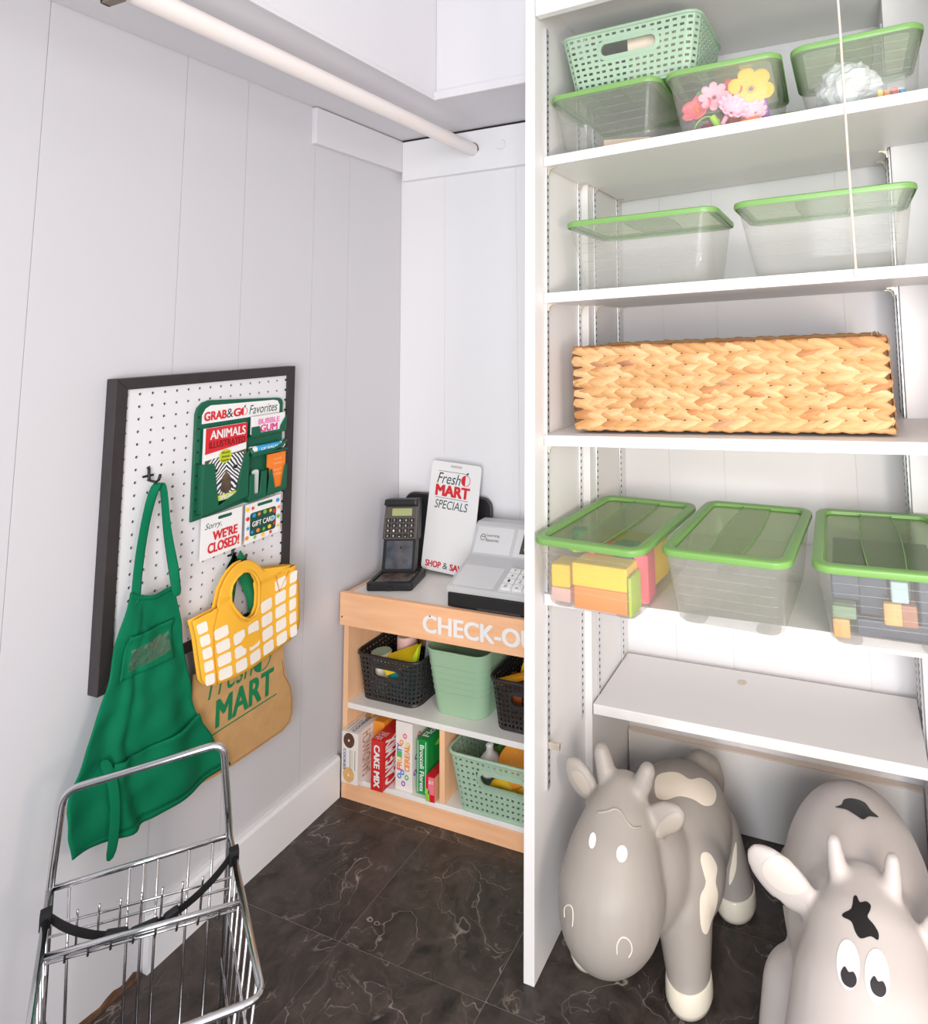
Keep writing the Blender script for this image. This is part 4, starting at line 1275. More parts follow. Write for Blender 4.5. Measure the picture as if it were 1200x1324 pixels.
# ---------------------------------------------------------------- woven plastic baskets
def woven(name, label, loc, rz, W, D, H, m, nu, nv, taper=0.86, rot=None, hole=(0.62, 0.58), group=None, r=0.028):
    o = thing(name, label, 'basket', loc, rz, group, rot)
    N = 6
    per = []
    base = rr(1, 1, 0.0001)

    def loop(v):
        k = taper + (1 - taper) * v
        return [Vector((x, y, H * v)) for x, y in rr(W * k, D * k, r, 4)]
    lo, hi = loop(0.0), loop(1.0)
    lo2, hi2 = resample(lo + lo[:1], nu), resample(hi + hi[:1], nu)
    # start the walk so that cells line up at both heights
    v0, v1 = 0.06, 0.965

    def pt(i, v):
        i %= nu
        return lo2[i].lerp(hi2[i], v)
    mb = MB()
    idx = {}
    vs_, fs = [], []
    for j in range(nv + 1):
        v = v0 + (v1 - v0) * j / nv
        for i in range(nu):
            idx[(i, j)] = len(vs_)
            vs_.append(pt(i, v))
    hw = W * 0.20
    zc = H * 0.66
    hh = H * 0.115

    def inhandle(p):
        return abs(p.y) > D * taper / 2 * 0.86 and (abs(p.x) / (hw + 0.004)) ** 4 + (abs(p.z - zc) / (hh + 0.004)) ** 4 < 1
    for j in range(nv):
        for i in range(nu):
            q = [idx[(i, j)], idx[((i + 1) % nu, j)], idx[((i + 1) % nu, j + 1)], idx[(i, j + 1)]]
            c = sum((vs_[k] for k in q), Vector()) / 4
            if inhandle(c):
                continue
            a, b_, c_, d_ = (vs_[k] for k in q)
            # weave: alternate cells carry the opening, its size differing by row
            sx, sy = hole
            odd = (i + j) % 2
            if odd:
                sx, sy = sx * 0.92, sy * 0.86

            def bl(u, v):
                return a.lerp(b_, u).lerp(d_.lerp(c_, u), v)
            u0 = (1 - sx) / 2 + (0.05 if odd else -0.05)
            w0 = (1 - sy) / 2
            inn = [bl(u0, w0), bl(u0 + sx, w0), bl(u0 + sx, w0 + sy), bl(u0, w0 + sy)]
            n = len(vs_)
            vs_ += inn
            for e in range(4):
                fs.append((q[e], q[(e + 1) % 4], n + (e + 1) % 4, n + e))
    mb.add(vs_, fs)
    mb.build('woven_wall', m, o, solid=0.0022, off=-1)
    # bands below and above the weave, floor
    b = MB()
    b.rings([[pt(i, v) for i in range(nu)] for v in (0.0, v0)], True, False)
    b.build('base', m, o, solid=0.0022, off=-1, smooth=30)
    MB().rings([[pt(i, v) for i in range(nu)] for v in (v1, 1.0)], False, False).build('band', m, o, solid=0.0026, off=-1, smooth=30)
    MB().tube([pt(i, 1.0) for i in range(nu)], 0.0042, 8, closed=True).build('rim', m, o, smooth=True)
    # stadium shaped handle collars, front and back
    k = taper + (1 - taper) * zc / H
    sl = D * (1 - taper) / 2 / H
    for s_ in (-1, 1):
        if s_ < 0:
            X = Vector((1, 0, 0))
        else:
            X = Vector((-1, 0, 0))
        Y = Vector((0, s_ * sl, 1)).normalized()
        F_ = frame((0, s_ * (D * k / 2), zc), X, Y, X.cross(Y))
        o1 = rr(2 * hw + 0.016, 2 * hh + 0.016, hh + 0.007, 8)
        o0 = rr(2 * hw - 0.004, 2 * hh - 0.004, hh - 0.003, 8)
        a = MB()
        a.rings([[F_ @ Vector((x, y, z)) for x, y in q] for q, z in ((o0, -0.003), (o1, -0.0025), (o1, 0.0006), (o0, 0.0022))], closed=True)
        a.build('handle_rim', m, o, smooth=35)
    return o


MID = 0.2475
BK1 = woven('woven_basket', 'black woven plastic basket of toy groceries, at the left on the middle counter shelf', (0.150, -0.132, MID), 0, 0.222, 0.190, 0.122, M_DKB, 60, 9, 0.88, hole=(0.54, 0.52), group='black woven plastic baskets')
BK2 = woven('woven_basket', 'black woven plastic basket half hidden by the shelving side, right of the sage bin', (0.592, -0.132, MID), 0, 0.222, 0.190, 0.124, M_DKB, 60, 9, 0.88, hole=(0.54, 0.52), group='black woven plastic baskets')
BK3 = woven('woven_basket', 'sage green woven basket of toy food on the counter bottom shelf', (0.542, -0.152, BZ), 0, 0.330, 0.222, 0.140, M_SAGEW, 62, 9, 0.86, hole=(0.46, 0.40))

# smooth sage caddy
sb = thing('storage_caddy', 'smooth sage green plastic caddy with a handle, between the black baskets', 'bin', (0.372, -0.136, MID))
mb = MB()
Wc, Dc, Hc = 0.200, 0.175, 0.165


def caddy(v, inset=0.0, n=8):
    k = 0.80 + 0.20 * v
    out = []
    for x, y in rr(Wc * k - inset * 2, Dc * k - inset * 2, 0.036 - inset, n):
        z = Hc * v
        if v > 0.99:      # the rim rises towards the two side handles
            z += 0.030 * math.exp(-((y - 0.02) / 0.045) ** 2) * min(1, abs(x) / (Wc * 0.46)) ** 6
        out.append(Vector((x, y, z)))
    return out


mb.rings([caddy(0.0), caddy(0.02), caddy(0.3), caddy(0.6), caddy(0.93), caddy(1.0), caddy(1.0, 0.003), caddy(0.93, 0.003), caddy(0.5, 0.003), caddy(0.03, 0.003)])
mb.build('tub', M_SAGE, sb, smooth=50)
rim = caddy(1.0, 0.0015)
MB().tube(rim, 0.0030, 8, closed=True).build('rim', M_SAGE, sb, smooth=True)
for v in (0.36, 0.46, 0.56, 0.66, 0.76):
    q = [p for p in caddy(v, -0.0004) if p.y < -0.02]
    q.sort(key=lambda p: p.x)
    MB().tube(q, 0.0009, 5).build('ridge', M_SAGE, sb, smooth=True)
# contents of the caddy
q = thing('toy_roll', 'brownish yellow toy roll lying deep in the sage caddy', 'toy food', (0.385, -0.125, MID + 0.006))
MB().ball((0, 0, 0.045), (0.055, 0.04, 0.045), 18, 12).build('roll', mat('roll_brown', (190, 150, 70), 0.6, vary=0.2, vscale=40), q, smooth=True)

# --- contents of the left black basket
M_PINKC = mat('pale_pink', (240, 196, 190), 0.5)
M_MINT = mat('mint', (176, 208, 184), 0.5)
M_CREAM = mat('cream_paper', (240, 226, 206), 0.55)
M_YB = mat('yellow_box', (246, 214, 36), 0.45)
M_TEAL = mat('teal_box', (34, 140, 146), 0.45)


def can(name, label, loc, r, h, side, top, rot=(0, 0, 0)):
    o = thing(name, label, 'toy can', loc, rot=rot)
    MB().lathe([(r * .97, 0), (r, .002), (r, h - .003), (r * .97, h)], 28).build('side', side, o, smooth=35)
    MB().lathe([(r * .93, h + .0001), (r * .93, h + .0012)], 28).build('lid', top, o, smooth=35)
    return o


FZ = MID + 0.0035
can('toy_can', 'cream toy can with a mint green top at the front of the left black basket', (0.090, -0.176, FZ), 0.029, 0.106, M_CREAM, M_MINT, (0, math.radians(0), 0))
can('toy_can', 'pink toy can with a beige top at the back of the left black basket', (0.134, -0.116, FZ), 0.029, 0.132, M_PINKC, mat('beige', (222, 196, 170), 0.6))


def tbox(name, label, loc, s, m, rot=(0, 0, 0), cat='toy box', group=None):
    o = thing(name, label, cat, loc, rot=rot, group=group)
    MB().box(-s[0] / 2, -s[1] / 2, 0, s[0] / 2, s[1] / 2, s[2]).build('body', m, o, bevel=0.0012)
    return o


tbox('toy_packet', 'bright yellow toy packet leaning in the left black basket', (0.168, -0.172, MID + 0.090), (0.092, 0.052, 0.022), M_YB, (math.radians(22), math.radians(-16), math.radians(24)))
tbox('toy_box', 'teal toy box under the yellow packet in the left black basket', (0.176, -0.170, FZ + 0.001), (0.066, 0.060, 0.076), M_TEAL, (0, 0, math.radians(4)))
tri = thing('toy_wedge', 'lime green toy wedge standing in the left black basket', 'toy', (0.2175, -0.186, MID + 0.084))
MB().prism([(-0.022, 0.006), (0.006, 0.012), (0.018, 0.072)], -0.006, 0.006, FF(0, 0, 0)).build('wedge', mat('lime_toy', (206, 224, 40), 0.45), tri, bevel=0.001)
tbox('toy_carton', 'sky blue toy carton standing tall in the left black basket', (0.216, -0.112, FZ), (0.016, 0.07, 0.150), mat('sky_box', (70, 168, 206), 0.45, vary=0.3, vscale=40, c2=(190, 150, 100)), (math.radians(-3), math.radians(5), 0))

# --- contents of the right black basket
dsk = thing('toy_plate', 'yellow toy plate standing in the right black basket', 'toy plate', (0.580, -0.100, MID + 0.008))
MB().lathe([(0.002, 0), (0.045, 0.0), (0.064, 0.006), (0.066, 0.009), (0.060, 0.010), (0.044, 0.005), (0.002, 0.004)], 36, frame((0, 0, 0.094), (0.75, 0.66, 0), (0, 0, 1), (0.66, -0.75, 0.0))).build('plate', mat('plate_yellow', (244, 192, 26), 0.4), dsk, smooth=40)
tbox('toy_stick', 'orange yellow toy stick lying across the right black basket', (0.545, -0.175, MID + 0.105), (0.115, 0.015, 0.013), mat('amber_toy', (250, 176, 36), 0.45), (math.radians(10), math.radians(-12), math.radians(20)), group=None)
tbox('toy_packet', 'glossy blue toy packet in the right black basket', (0.602, -0.178, MID + 0.050), (0.075, 0.025, 0.078), mat('glossy_blue', (20, 96, 160), 0.2, spec=0.7), (math.radians(-14), math.radians(14), math.radians(8)))
tbox('toy_box', 'brown toy box low at the front of the right black basket', (0.530, -0.160, FZ + 0.001), (0.060, 0.075, 0.090), mat('rust_brown', (150, 74, 26), 0.5), (0, 0, 0.1))
tbox('toy_box', 'white and blue toy box behind the handle of the right black basket', (0.618, -0.160, FZ), (0.07, 0.05, 0.046), mat('pale_blue', (150, 196, 236), 0.4, vary=0.3, vscale=30, c2=(236, 240, 244)), (0, 0, 0.05))

# --- contents of the sage woven basket
FB = BZ + 0.0035
ga = thing('toy_garlic', 'white toy garlic bulb at the left in the sage woven basket', 'toy garlic', (0.470, -0.200, FB + 0.062))
MB().lathe([(0.004, 0), (0.020, 0.002), (0.029, 0.012), (0.031, 0.024), (0.027, 0.038), (0.018, 0.050), (0.010, 0.058), (0.009, 0.068), (0.011, 0.073), (0.006, 0.077), (0.001, 0.077)], 28).build('bulb', mat('garlic_white', (236, 230, 228), 0.35), ga, smooth=True)
mel = thing('toy_melon', 'orange toy melon half with pale seeds in the sage woven basket', 'toy fruit', (0.545, -0.196, FB + 0.098))
MM = frame((0, 0, 0), (1, 0.16, 0), (-0.09, 0.57, 0.82), (0.14, -0.81, 0.575))
MB().lathe([(0.001, -0.030), (0.030, -0.026), (0.046, -0.012), (0.050, 0.0), (0.047, 0.003), (0.001, 0.003)], 32, MM).build('half', mat('melon_orange', (246, 156, 24), 0.45), mel, smooth=40)
random.seed(5)
for i in range(14):
    a, q = random.uniform(0, 6.28), 0.024 * math.sqrt(random.random())
    MB().ball(MM @ Vector((q * math.cos(a), q * math.sin(a) + 0.002, 0.0032)), 0.0019, 8, 6).build('seed', mat('seed_cream', (250, 226, 130), 0.5) if i == 0 else bpy.data.materials['seed_cream'], mel, smooth=True)
lm = thing('toy_lime', 'yellow green toy lime behind the melon half', 'toy fruit', (0.560, -0.142, FB + 0.072))
MB().ball((0, 0, 0), (0.036, 0.030, 0.034), 20, 12).build('lime', mat('olive_lime', (176, 176, 40), 0.45), lm, smooth=True)
tbox('toy_box', 'dark teal toy box lying at the back of the sage woven basket', (0.530, -0.096, FB + 0.055), (0.095, 0.034, 0.085), mat('dark_teal', (16, 112, 120), 0.5), (0, math.radians(-22), math.radians(18)))
wf = thing('toy_waffle', 'orange toy waffle with a square grid in the sage woven basket', 'toy waffle', (0.600, -0.150, FB + 0.100), rot=(math.radians(40), math.radians(10), math.radians(-20)))
WM = mat('waffle_orange', (226, 132, 34), 0.5)
MB().box(-0.034, -0.034, 0, 0.034, 0.034, 0.010).build('slab', WM, wf, bevel=0.003)
for i in range(5):
    q = -0.032 + 0.016 * i
    MB().box(q - 0.002, -0.033, 0.0102, q + 0.002, 0.033, 0.014).build('ridge', WM, wf)
    MB().box(-0.033, q - 0.002, 0.0102, 0.033, q + 0.002, 0.0138).build('ridge', WM, wf)
tm = thing('toy_tomato', 'red toy tomato at the back right of the sage woven basket', 'toy vegetable', (0.617, -0.098, FB + 0.100))
MB().ball((0, 0, 0), (0.034, 0.034, 0.030), 20, 12).build('tomato', mat('tomato_red', (190, 24, 50), 0.35), tm, smooth=True)
bn = thing('toy_broccoli', 'green toy broccoli at the back of the sage woven basket', 'toy vegetable', (0.440, -0.104, FB + 0.078))
b = MB()
for a, c, e, r in ((0, 0, 0.03, .026), (.022, .008, .026, .018), (-.02, .01, .024, .018), (.004, -.02, .024, .018), (.0, .024, .024, .018)):
    b.ball((a, c, e), r, 12, 8)
b.build('crown', mat('broccoli_green', (30, 140, 40), 0.7, bump=1, bscale=200), bn, smooth=True)
MB().cyl((0, 0, -0.05), (0, 0, 0.012), 0.010, 0.014, 12).build('stalk', mat('stalk_green', (140, 190, 80), 0.6), bn, smooth=True)
for i, (x, z, y) in enumerate(((0.520, 0.052, -0.2185), (0.560, 0.044, -0.2165))):
    ba = thing('toy_banana', ('left' if i == 0 else 'right') + ' of two yellow toy bananas seen through the handle of the sage woven basket', 'toy fruit', (x, y, FB + z))
    MB().tube([(0.040 * math.cos(math.radians(a)) , 0.01 * math.sin(i), -0.028 + 0.040 * math.sin(math.radians(a))) for a in range(160, 19, -14)], [0.003, 0.007, 0.010, 0.0115, 0.012, 0.012, 0.012, 0.0115, 0.010, 0.007, 0.003], 12).build('banana', mat('banana_yellow', (244, 196, 30), 0.5), ba, smooth=True)


# ---------------------------------------------------------------- lidded storage bins
def bin_(label, loc, rz, W, D, H, group='clear bins with green lids', tilt=0.0, taper=0.80, lidback=False):
    o = thing('storage_bin', label, 'bin', loc, group=group, rot=(0, -tilt, rz))
    t = 0.0016
    Wb, Db = W * taper, D * 0.86
    Wt, Dt = W * 0.945, D * 0.96
    zt_ = H - 0.010

    def lo(v, ins):
        a, b = Wb + (Wt - Wb) * v, Db + (Dt - Db) * v
        return rr3(a - 2 * ins, b - 2 * ins, 0.026 - ins, 0.004 + (zt_ - 0.004) * v, 5)
    bot = rr3(Wb - 0.012, Db - 0.012, 0.022, 0.003, 5)
    MB().rings([bot, lo(0.03, 0), lo(0.35, 0), lo(0.7, 0), lo(1, 0)], True, False).build('tub', M_TUB, o, smooth=50)
    fl2 = rr3(Wt + 0.006, Dt + 0.006, 0.029, zt_ - 0.004, 5)
    fl3 = rr3(Wt + 0.006, Dt + 0.006, 0.029, zt_, 5)
    MB().rings([lo(0.965, -0.0003), fl2, fl3, lo(1.0, -0.0003)], closed=True).build('tub_flange', M_TUBR, o, smooth=50)
    for sx in (-1, 1):
        for sy in (-1, 1):
            cx_, cy_ = sx * (Wb / 2 - 0.030), sy * (Db / 2 - 0.030)
            MB().rings([rr3(0.040, 0.040, 0.012, 0.0, 4), rr3(0.044, 0.044, 0.014, 0.0028, 4)]).build('foot', M_TUB, o).location = (cx_, cy_, 0)
    # moulded lines on the front
    for v in (0.28, 0.42, 0.56, 0.70, 0.84):
        q = [p for p in lo(v, -0.0006) if p.y < -(Db / 2 - 0.03)]
        q = [p for p in q if abs(p.x) < (Wb / 2) * 0.98]
        q.sort(key=lambda p: p.x)
        MB().tube(q, 0.0005, 5).build('moulded_line', M_TUB, o, smooth=True)
    # lid: a solid rim, a see-through sunken panel and a raised middle band
    rimo = lambda d, z: rr3(W - d, D - d, 0.034 - d / 2, z, 6)
    inn = lambda d, z: rr3(W - 0.040 - d, D - 0.040 - d, 0.016, z, 6)
    lid = MB().rings([rimo(0.003, H - 0.013), rimo(0, H - 0.010), rimo(0.001, H - 0.002), rimo(0.007, H), inn(-0.004, H), inn(0, H - 0.001), inn(0.004, H - 0.0068), inn(0.010, H - 0.0082), inn(-0.004, H - 0.0085), rimo(0.006, H - 0.0045), rimo(0.006, H - 0.013)], closed=True).build('lid', M_LID, o, smooth=40)
    MB().rings([inn(0.004, H - 0.0072), inn(0.02, H - 0.0072)], False, True).build('lid_panel', M_LIDP, lid)
    wi, di = W - 0.050, D - 0.052

    def band(sgn):
        return [(sgn * wi * (0.155 + 0.03 * math.cos(PI * i / 10 - PI / 2)), -di / 2 + di * i / 10) for i in range(11)]
    L_, R_2 = band(-1), band(1)
    MB().add([Vector((x, y, H - 0.0036)) for x, y in R_2 + L_[::-1]], [tuple(range(22))]).build('lid_band', M_LIDB, lid)
    for q in (L_, R_2):
        MB().tube([(x, y, H - 0.0034) for x, y in q], 0.0011, 5).build('band_edge', M_LID, lid, smooth=True)
    return o


def onshelf(i, x):
    return shelf_z(i, x) + 0.0004


def sl_(i):
    return math.atan2(zl[i][1] - zl[i][0], 0.814)


B = {}
B['A'] = bin_('clear green-lidded bin full of coloured foam blocks, leftmost of the lower three', (0.928, -0.388, onshelf(3, 0.928)), math.radians(-5), 0.249, 0.352, 0.139)
B['B'] = bin_('empty clear bin with green lid in the middle of the lower three', (1.192, -0.374, onshelf(3, 1.192)), math.radians(-3), 0.246, 0.360, 0.139)
B['C'] = bin_('clear green-lidded bin of dark blue planks and wooden blocks, rightmost of the lower three', (1.456, -0.368, onshelf(3, 1.456)), math.radians(1.5), 0.246, 0.360, 0.139)
B['D'] = bin_('wide empty clear bin with green lid, left one on the second shelf', (1.010, -0.318, onshelf(1, 1.010)), math.radians(1), 0.352, 0.270, 0.160, tilt=sl_(1))
B['E'] = bin_('wide empty clear bin with green lid, right one on the second shelf', (1.396, -0.316, onshelf(1, 1.396)), math.radians(0), 0.352, 0.270, 0.160, tilt=sl_(1))
B['F'] = bin_('hazy clear bin with green lid under the woven basket on the top shelf', (0.9455, -0.300, onshelf(0, 0.9455)), math.radians(0), 0.272, 0.330, 0.146, tilt=sl_(0))
B['G'] = bin_('clear green-lidded bin full of toy flowers on the top shelf', (1.2115, -0.306, onshelf(0, 1.2115)), math.radians(2), 0.250, 0.320, 0.142, tilt=sl_(0))
B['H'] = bin_('clear green-lidded bin holding a crumpled white bag at the right end of the top shelf', (1.482, -0.322, onshelf(0, 1.482)), math.radians(0), 0.252, 0.275, 0.142, tilt=sl_(0))
C.view_layer.update()


def inbin(k, p):
    """a point given in the frame of a bin"""
    return B[k].matrix_world @ Vector(p)


def block(k, p, s, m, rz=0, label='', rx=0, ry=0, nm='foam_block', cat='block', group=None, bev=0.003):
    o = thing(nm, label, cat, inbin(k, p), rot=(math.radians(rx), math.radians(ry), B[k].rotation_euler.z + math.radians(rz)), group=group)
    MB().box(-s[0] / 2, -s[1] / 2, 0, s[0] / 2, s[1] / 2, s[2]).build('body', m, o, bevel=bev)
    return o


def foam(n, c):
    return mat('foam_' + n, c, 0.75, bump=0.15, bscale=300)


F_Y, F_O, F_L, F_P, F_T, F_R, F_G = foam('yellow', (252, 210, 44)), foam('orange', (250, 150, 66)), foam('lime', (176, 206, 40)), foam('pink', (246, 110, 130)), foam('teal', (52, 158, 160)), foam('coral', (240, 84, 96)), foam('grey', (130, 130, 124))
g_ = 'foam blocks in the left lower bin'
block('A', (0.020, -0.120, 0.006), (0.116, 0.055, 0.041), F_O, 2, 'orange foam block at the bottom front of the block bin', group=g_)
block('A', (0.018, -0.118, 0.0475), (0.119, 0.058, 0.044), F_Y, 2, 'large yellow foam block at the front, on the orange one', group=g_)
block('A', (0.0845, -0.122, 0.006), (0.007, 0.054, 0.072), F_L, 2, 'lime foam plank standing at the right of the yellow block', group=g_)
block('A', (-0.077, -0.112, 0.034), (0.042, 0.050, 0.044), F_Y, 6, 'small yellow foam cube at the left front of the block bin', group=g_)
block('A', (-0.075, -0.100, 0.006), (0.045, 0.075, 0.027), foam('blush', (238, 196, 186)), 0, 'pale pink foam block under the small yellow cube', group=g_)
block('A', (0.078, -0.055, 0.006), (0.030, 0.060, 0.094), F_P, 8, 'pink foam block at the right side of the block bin', group=g_)
block('A', (0.040, -0.055, 0.050), (0.045, 0.040, 0.060), F_T, -6, 'teal foam block behind the large yellow one', group=g_)
block('A', (-0.006, -0.048, 0.055), (0.040, 0.060, 0.045), F_O, 4, 'orange foam block behind the large yellow one', group=g_)
block('A', (-0.044, -0.060, 0.086), (0.030, 0.100, 0.018), F_L, -32, 'lime foam bar leaning diagonally in the block bin', group=g_, rx=-10)
block('A', (-0.080, -0.036, 0.080), (0.020, 0.080, 0.016), F_O, -36, 'orange foam bar leaning diagonally in the block bin', group=g_, rx=-10)
block('A', (-0.012, -0.070, 0.094), (0.018, 0.070, 0.016), F_P, -22, 'pink foam bar on top of the orange block', group=g_)
block('A', (-0.082, -0.040, 0.100), (0.03, 0.03, 0.022), F_T, 20, 'teal foam piece under the lid at the left', group=g_)
block('A', (0.0, 0.045, 0.006), (0.150, 0.090, 0.080), F_Y, 0, 'yellow foam block in the middle of the block bin', group=g_)

NAVY = mat('navy_plank', (40, 54, 72), 0.35, vary=0.3, vscale=14, c2=(66, 78, 94), spec=0.6)
TAN = wood('block_wood', (236, 180, 104), (220, 160, 84), 'z')
BRN = wood('brown_block_wood', (176, 122, 92), (156, 102, 74), 'y')
g2 = 'wooden blocks in the right lower bin'
for i, (x, y, z, s, m, rz, l) in enumerate([
        (0.010, -0.105, 0.006, (0.130, 0.030, 0.028), NAVY, 0, 'navy plank lying across the bottom front of the block bin'),
        (-0.080, -0.128, 0.008, (0.028, 0.030, 0.031), TAN, 0, 'tan block at the left front corner under a green one'),
        (-0.074, -0.126, 0.0395, (0.040, 0.032, 0.021), mat('sage_block', (122, 150, 116), 0.5), 0, 'sage green block on the tan block at the left'),
        (-0.070, -0.100, 0.061, (0.048, 0.030, 0.052), NAVY, 4, 'navy block standing at the left front'),
        (0.005, -0.130, 0.026 + 0.009, (0.030, 0.014, 0.036), TAN, 0, 'tan block standing in the middle front'),
        (0.030, -0.122, 0.0345, (0.026, 0.030, 0.036), BRN, 0, 'brown block beside the tan one in the middle'),
        (0.018, -0.120, 0.0715, (0.028, 0.026, 0.035), mat('pale_blue_block', (176, 202, 208), 0.5), 0, 'pale blue block on top of the brown one'),
        (-0.022, -0.086, 0.035, (0.050, 0.040, 0.070), NAVY, -3, 'navy block standing behind the tan one'),
        (0.072, -0.100, 0.035, (0.050, 0.050, 0.075), NAVY, 2, 'navy block standing at the right front'),
        (0.086, -0.138, 0.008, (0.024, 0.022, 0.030), TAN, 0, 'tan block at the right front corner'),
        (0.022, -0.085, 0.0345, (0.032, 0.030, 0.082), mat('green_grey_block', (86, 118, 108), 0.5), 0, 'green grey block standing behind the pale blue one'),
        (0.0, 0.02, 0.006, (0.180, 0.16, 0.095), NAVY, 0, 'large navy block filling the middle of the bin')]):
    block('C', (x, y, z), s, m, rz, l, nm='toy_block', group=g2)


# flowers
def flower(k, p, label, r, m, cm, normal, n=7, cup=0.25):
    o = thing('toy_flower', label, 'toy flower', inbin(k, p))
    Z = Vector(normal).normalized()
    X = Z.orthogonal().normalized()
    F_ = frame((0, 0, 0), X, Z.cross(X), Z)
    mb = MB()

    def fn(u, v):
        a = 2 * PI * u
        rad = r * (0.12 + 0.88 * v) * (1 - 0.26 * v * (1 - abs(math.cos(n * a / 2)) ** 0.6))
        return F_ @ Vector((rad * math.cos(a), rad * math.sin(a), cup * r * v * v + 0.02 * r * v * math.cos(n * a)))
    mb.grid(fn, n * 8, 6)
    mb.build('petals', m, o, smooth=True, solid=0.0025)
    MB().tube([F_ @ Vector((r * .15 * math.cos(a), r * .15 * math.sin(a), r * .04)) for a in (2 * PI * i / 16 for i in range(16))], r * 0.055, 6, closed=True).build('centre', cm, o, smooth=True)
    return o


def stem(k, p, q, r, m, label, nm='toy_rod', cat='toy rod', r2=None):
    a, b = inbin(k, p), inbin(k, q)
    o = thing(nm, label, cat, a)
    MB().tube([Vector(), (b - a) * .5, b - a], [r, (r + (r2 or r)) / 2, r2 or r], 10).build('stem', m, o, smooth=40)
    return o


FP, FY_, FR_ = mat('flower_pink', (250, 190, 205), 0.5), mat('flower_yellow', (252, 206, 60), 0.5), mat('flower_rose', (242, 110, 120), 0.5)
FL, FV = mat('stem_lime', (160, 216, 40), 0.5), mat('stem_violet', (150, 70, 190), 0.5)
flower('G', (-0.024, -0.118, 0.080), 'pale pink toy flower at the front of the flower bin', 0.034, FP, mat('flower_core', (226, 130, 160), 0.5), (0, -1, 0.1), 8)
flower('G', (0.054, -0.108, 0.088), 'large yellow toy flower at the front of the flower bin', 0.050, FY_, mat('flower_core_tan', (236, 176, 80), 0.5), (0.05, -1, 0.05), 6, 0.12)
flower('G', (-0.060, -0.105, 0.056), 'rose pink toy flower at the left of the flower bin', 0.038, FR_, FR_, (-0.3, -1, 0.5), 5, 0.5)
flower('G', (0.012, -0.096, 0.096), 'coral toy flower partly behind the yellow one', 0.030, mat('flower_coral', (240, 80, 96), 0.5), FR_, (-0.3, -1, 0.2), 6)
flower('G', (0.010, -0.128, 0.036), 'pale pink toy blossom low in the middle of the flower bin', 0.034, FP, FP, (0.4, -0.8, 0.4), 12, 0.7)
flower('G', (0.060, -0.120, 0.030), 'small pink toy blossom under the yellow flower', 0.028, FP, FP, (-0.2, -1, 0.2), 10, 0.3)
flower('G', (0.030, -0.060, 0.045), 'orange toy flower at the back of the flower bin', 0.040, mat('flower_orange', (244, 140, 40), 0.5), FY_, (0, -1, 0.3), 6)
flower('G', (-0.05, -0.055, 0.100), 'bright green toy leaf rosette at the back of the flower bin', 0.030, mat('leaf_green', (70, 190, 90), 0.5), FL, (0, -1, 0.2), 4)
flower('G', (0.04, 0.03, 0.05), 'violet toy flower deep in the flower bin', 0.045, FV, FY_, (0, -1, 0.4), 6)
flower('G', (-0.04, 0.03, 0.05), 'red toy flower deep in the flower bin', 0.045, mat('flower_red', (220, 50, 60), 0.5), FY_, (0, -1, 0.4), 6)
stem('G', (-0.078, -0.090, 0.090), (-0.060, -0.108, 0.055), 0.006, mat('stem_orange', (246, 130, 40), 0.5), 'orange toy stem at the left of the flower bin')
stem('G', (0.078, -0.100, 0.062), (0.082, -0.118, 0.012), 0.007, FV, 'violet toy stem at the right of the flower bin')
stem('G', (-0.010, -0.134, 0.012), (0.004, -0.130, 0.036), 0.005, FP, 'pink toy stem low in the flower bin')
o = thing('toy_leaf', 'lime green toy leaf loop at the bottom left of the flower bin', 'toy leaf', inbin('G', (-0.045, -0.126, 0.010)))
MB().ribbon([((-0.028, 0, 0.0), (0, .3, 1)), ((-0.018, -0.001, 0.020), (.6, .3, .6)), ((0.002, -0.002, 0.030), (1, .3, 0.1)), ((0.022, 0, 0.022), (.5, .3, -.8)), ((0.030, 0.002, 0.014), (.2, .3, -1))], 0.011).build('leaf', FL, o, smooth=True, solid=0.003, sub=1)
stem('G', (-0.030, -0.128, 0.036), (-0.018, -0.126, 0.010), 0.0075, FL, 'short lime green toy stem beside the leaf loop')
stem('G', (0.030, -0.132, 0.010), (0.068, -0.130, 0.016), 0.006, mat('stem_orange2', (246, 130, 40), 0.5), 'orange toy stem lying at the bottom of the flower bin')

# crumpled white bag in the right top bin, with a few coloured bits under it
cb = thing('plastic_bag', 'crumpled pale plastic bag in the right bin of the top shelf', 'bag', inbin('H', (-0.022, -0.020, 0.0065)))
from mathutils import noise as _n
mb = MB()


def bagf(u, v):
    a, b = 2 * PI * u, PI * (v - 0.5)
    p = Vector((math.cos(b) * math.cos(a), math.cos(b) * math.sin(a), math.sin(b)))
    d = 1 + 0.22 * _n.noise(p * 2.6) + 0.12 * abs(_n.noise(p * 6))
    return Vector((p.x * 0.062 * d, p.y * 0.075 * d, 0.064 + p.z * 0.052 * d))


mb.grid(bagf, 36, 22)
mb.build('film', mat('bag_film', (220, 228, 226), 0.25, spec=0.7, bump=1, bscale=40), cb)
for i, (x, c) in enumerate(((0.052, (230, 150, 60)), (0.066, (210, 70, 70)), (0.080, (90, 150, 190)), (0.040, (230, 200, 90)))):
    block('H', (x - 0.005, -0.085, 0.006), (0.011, 0.04, 0.022 + 0.004 * (i % 2)), mat('bit_%d' % i, c, 0.5), 0, ('orange', 'red', 'blue', 'yellow')[i] + ' toy bit at the bottom of the right top bin', nm='toy_bit', cat='toy', group='toy bits in the right top bin')
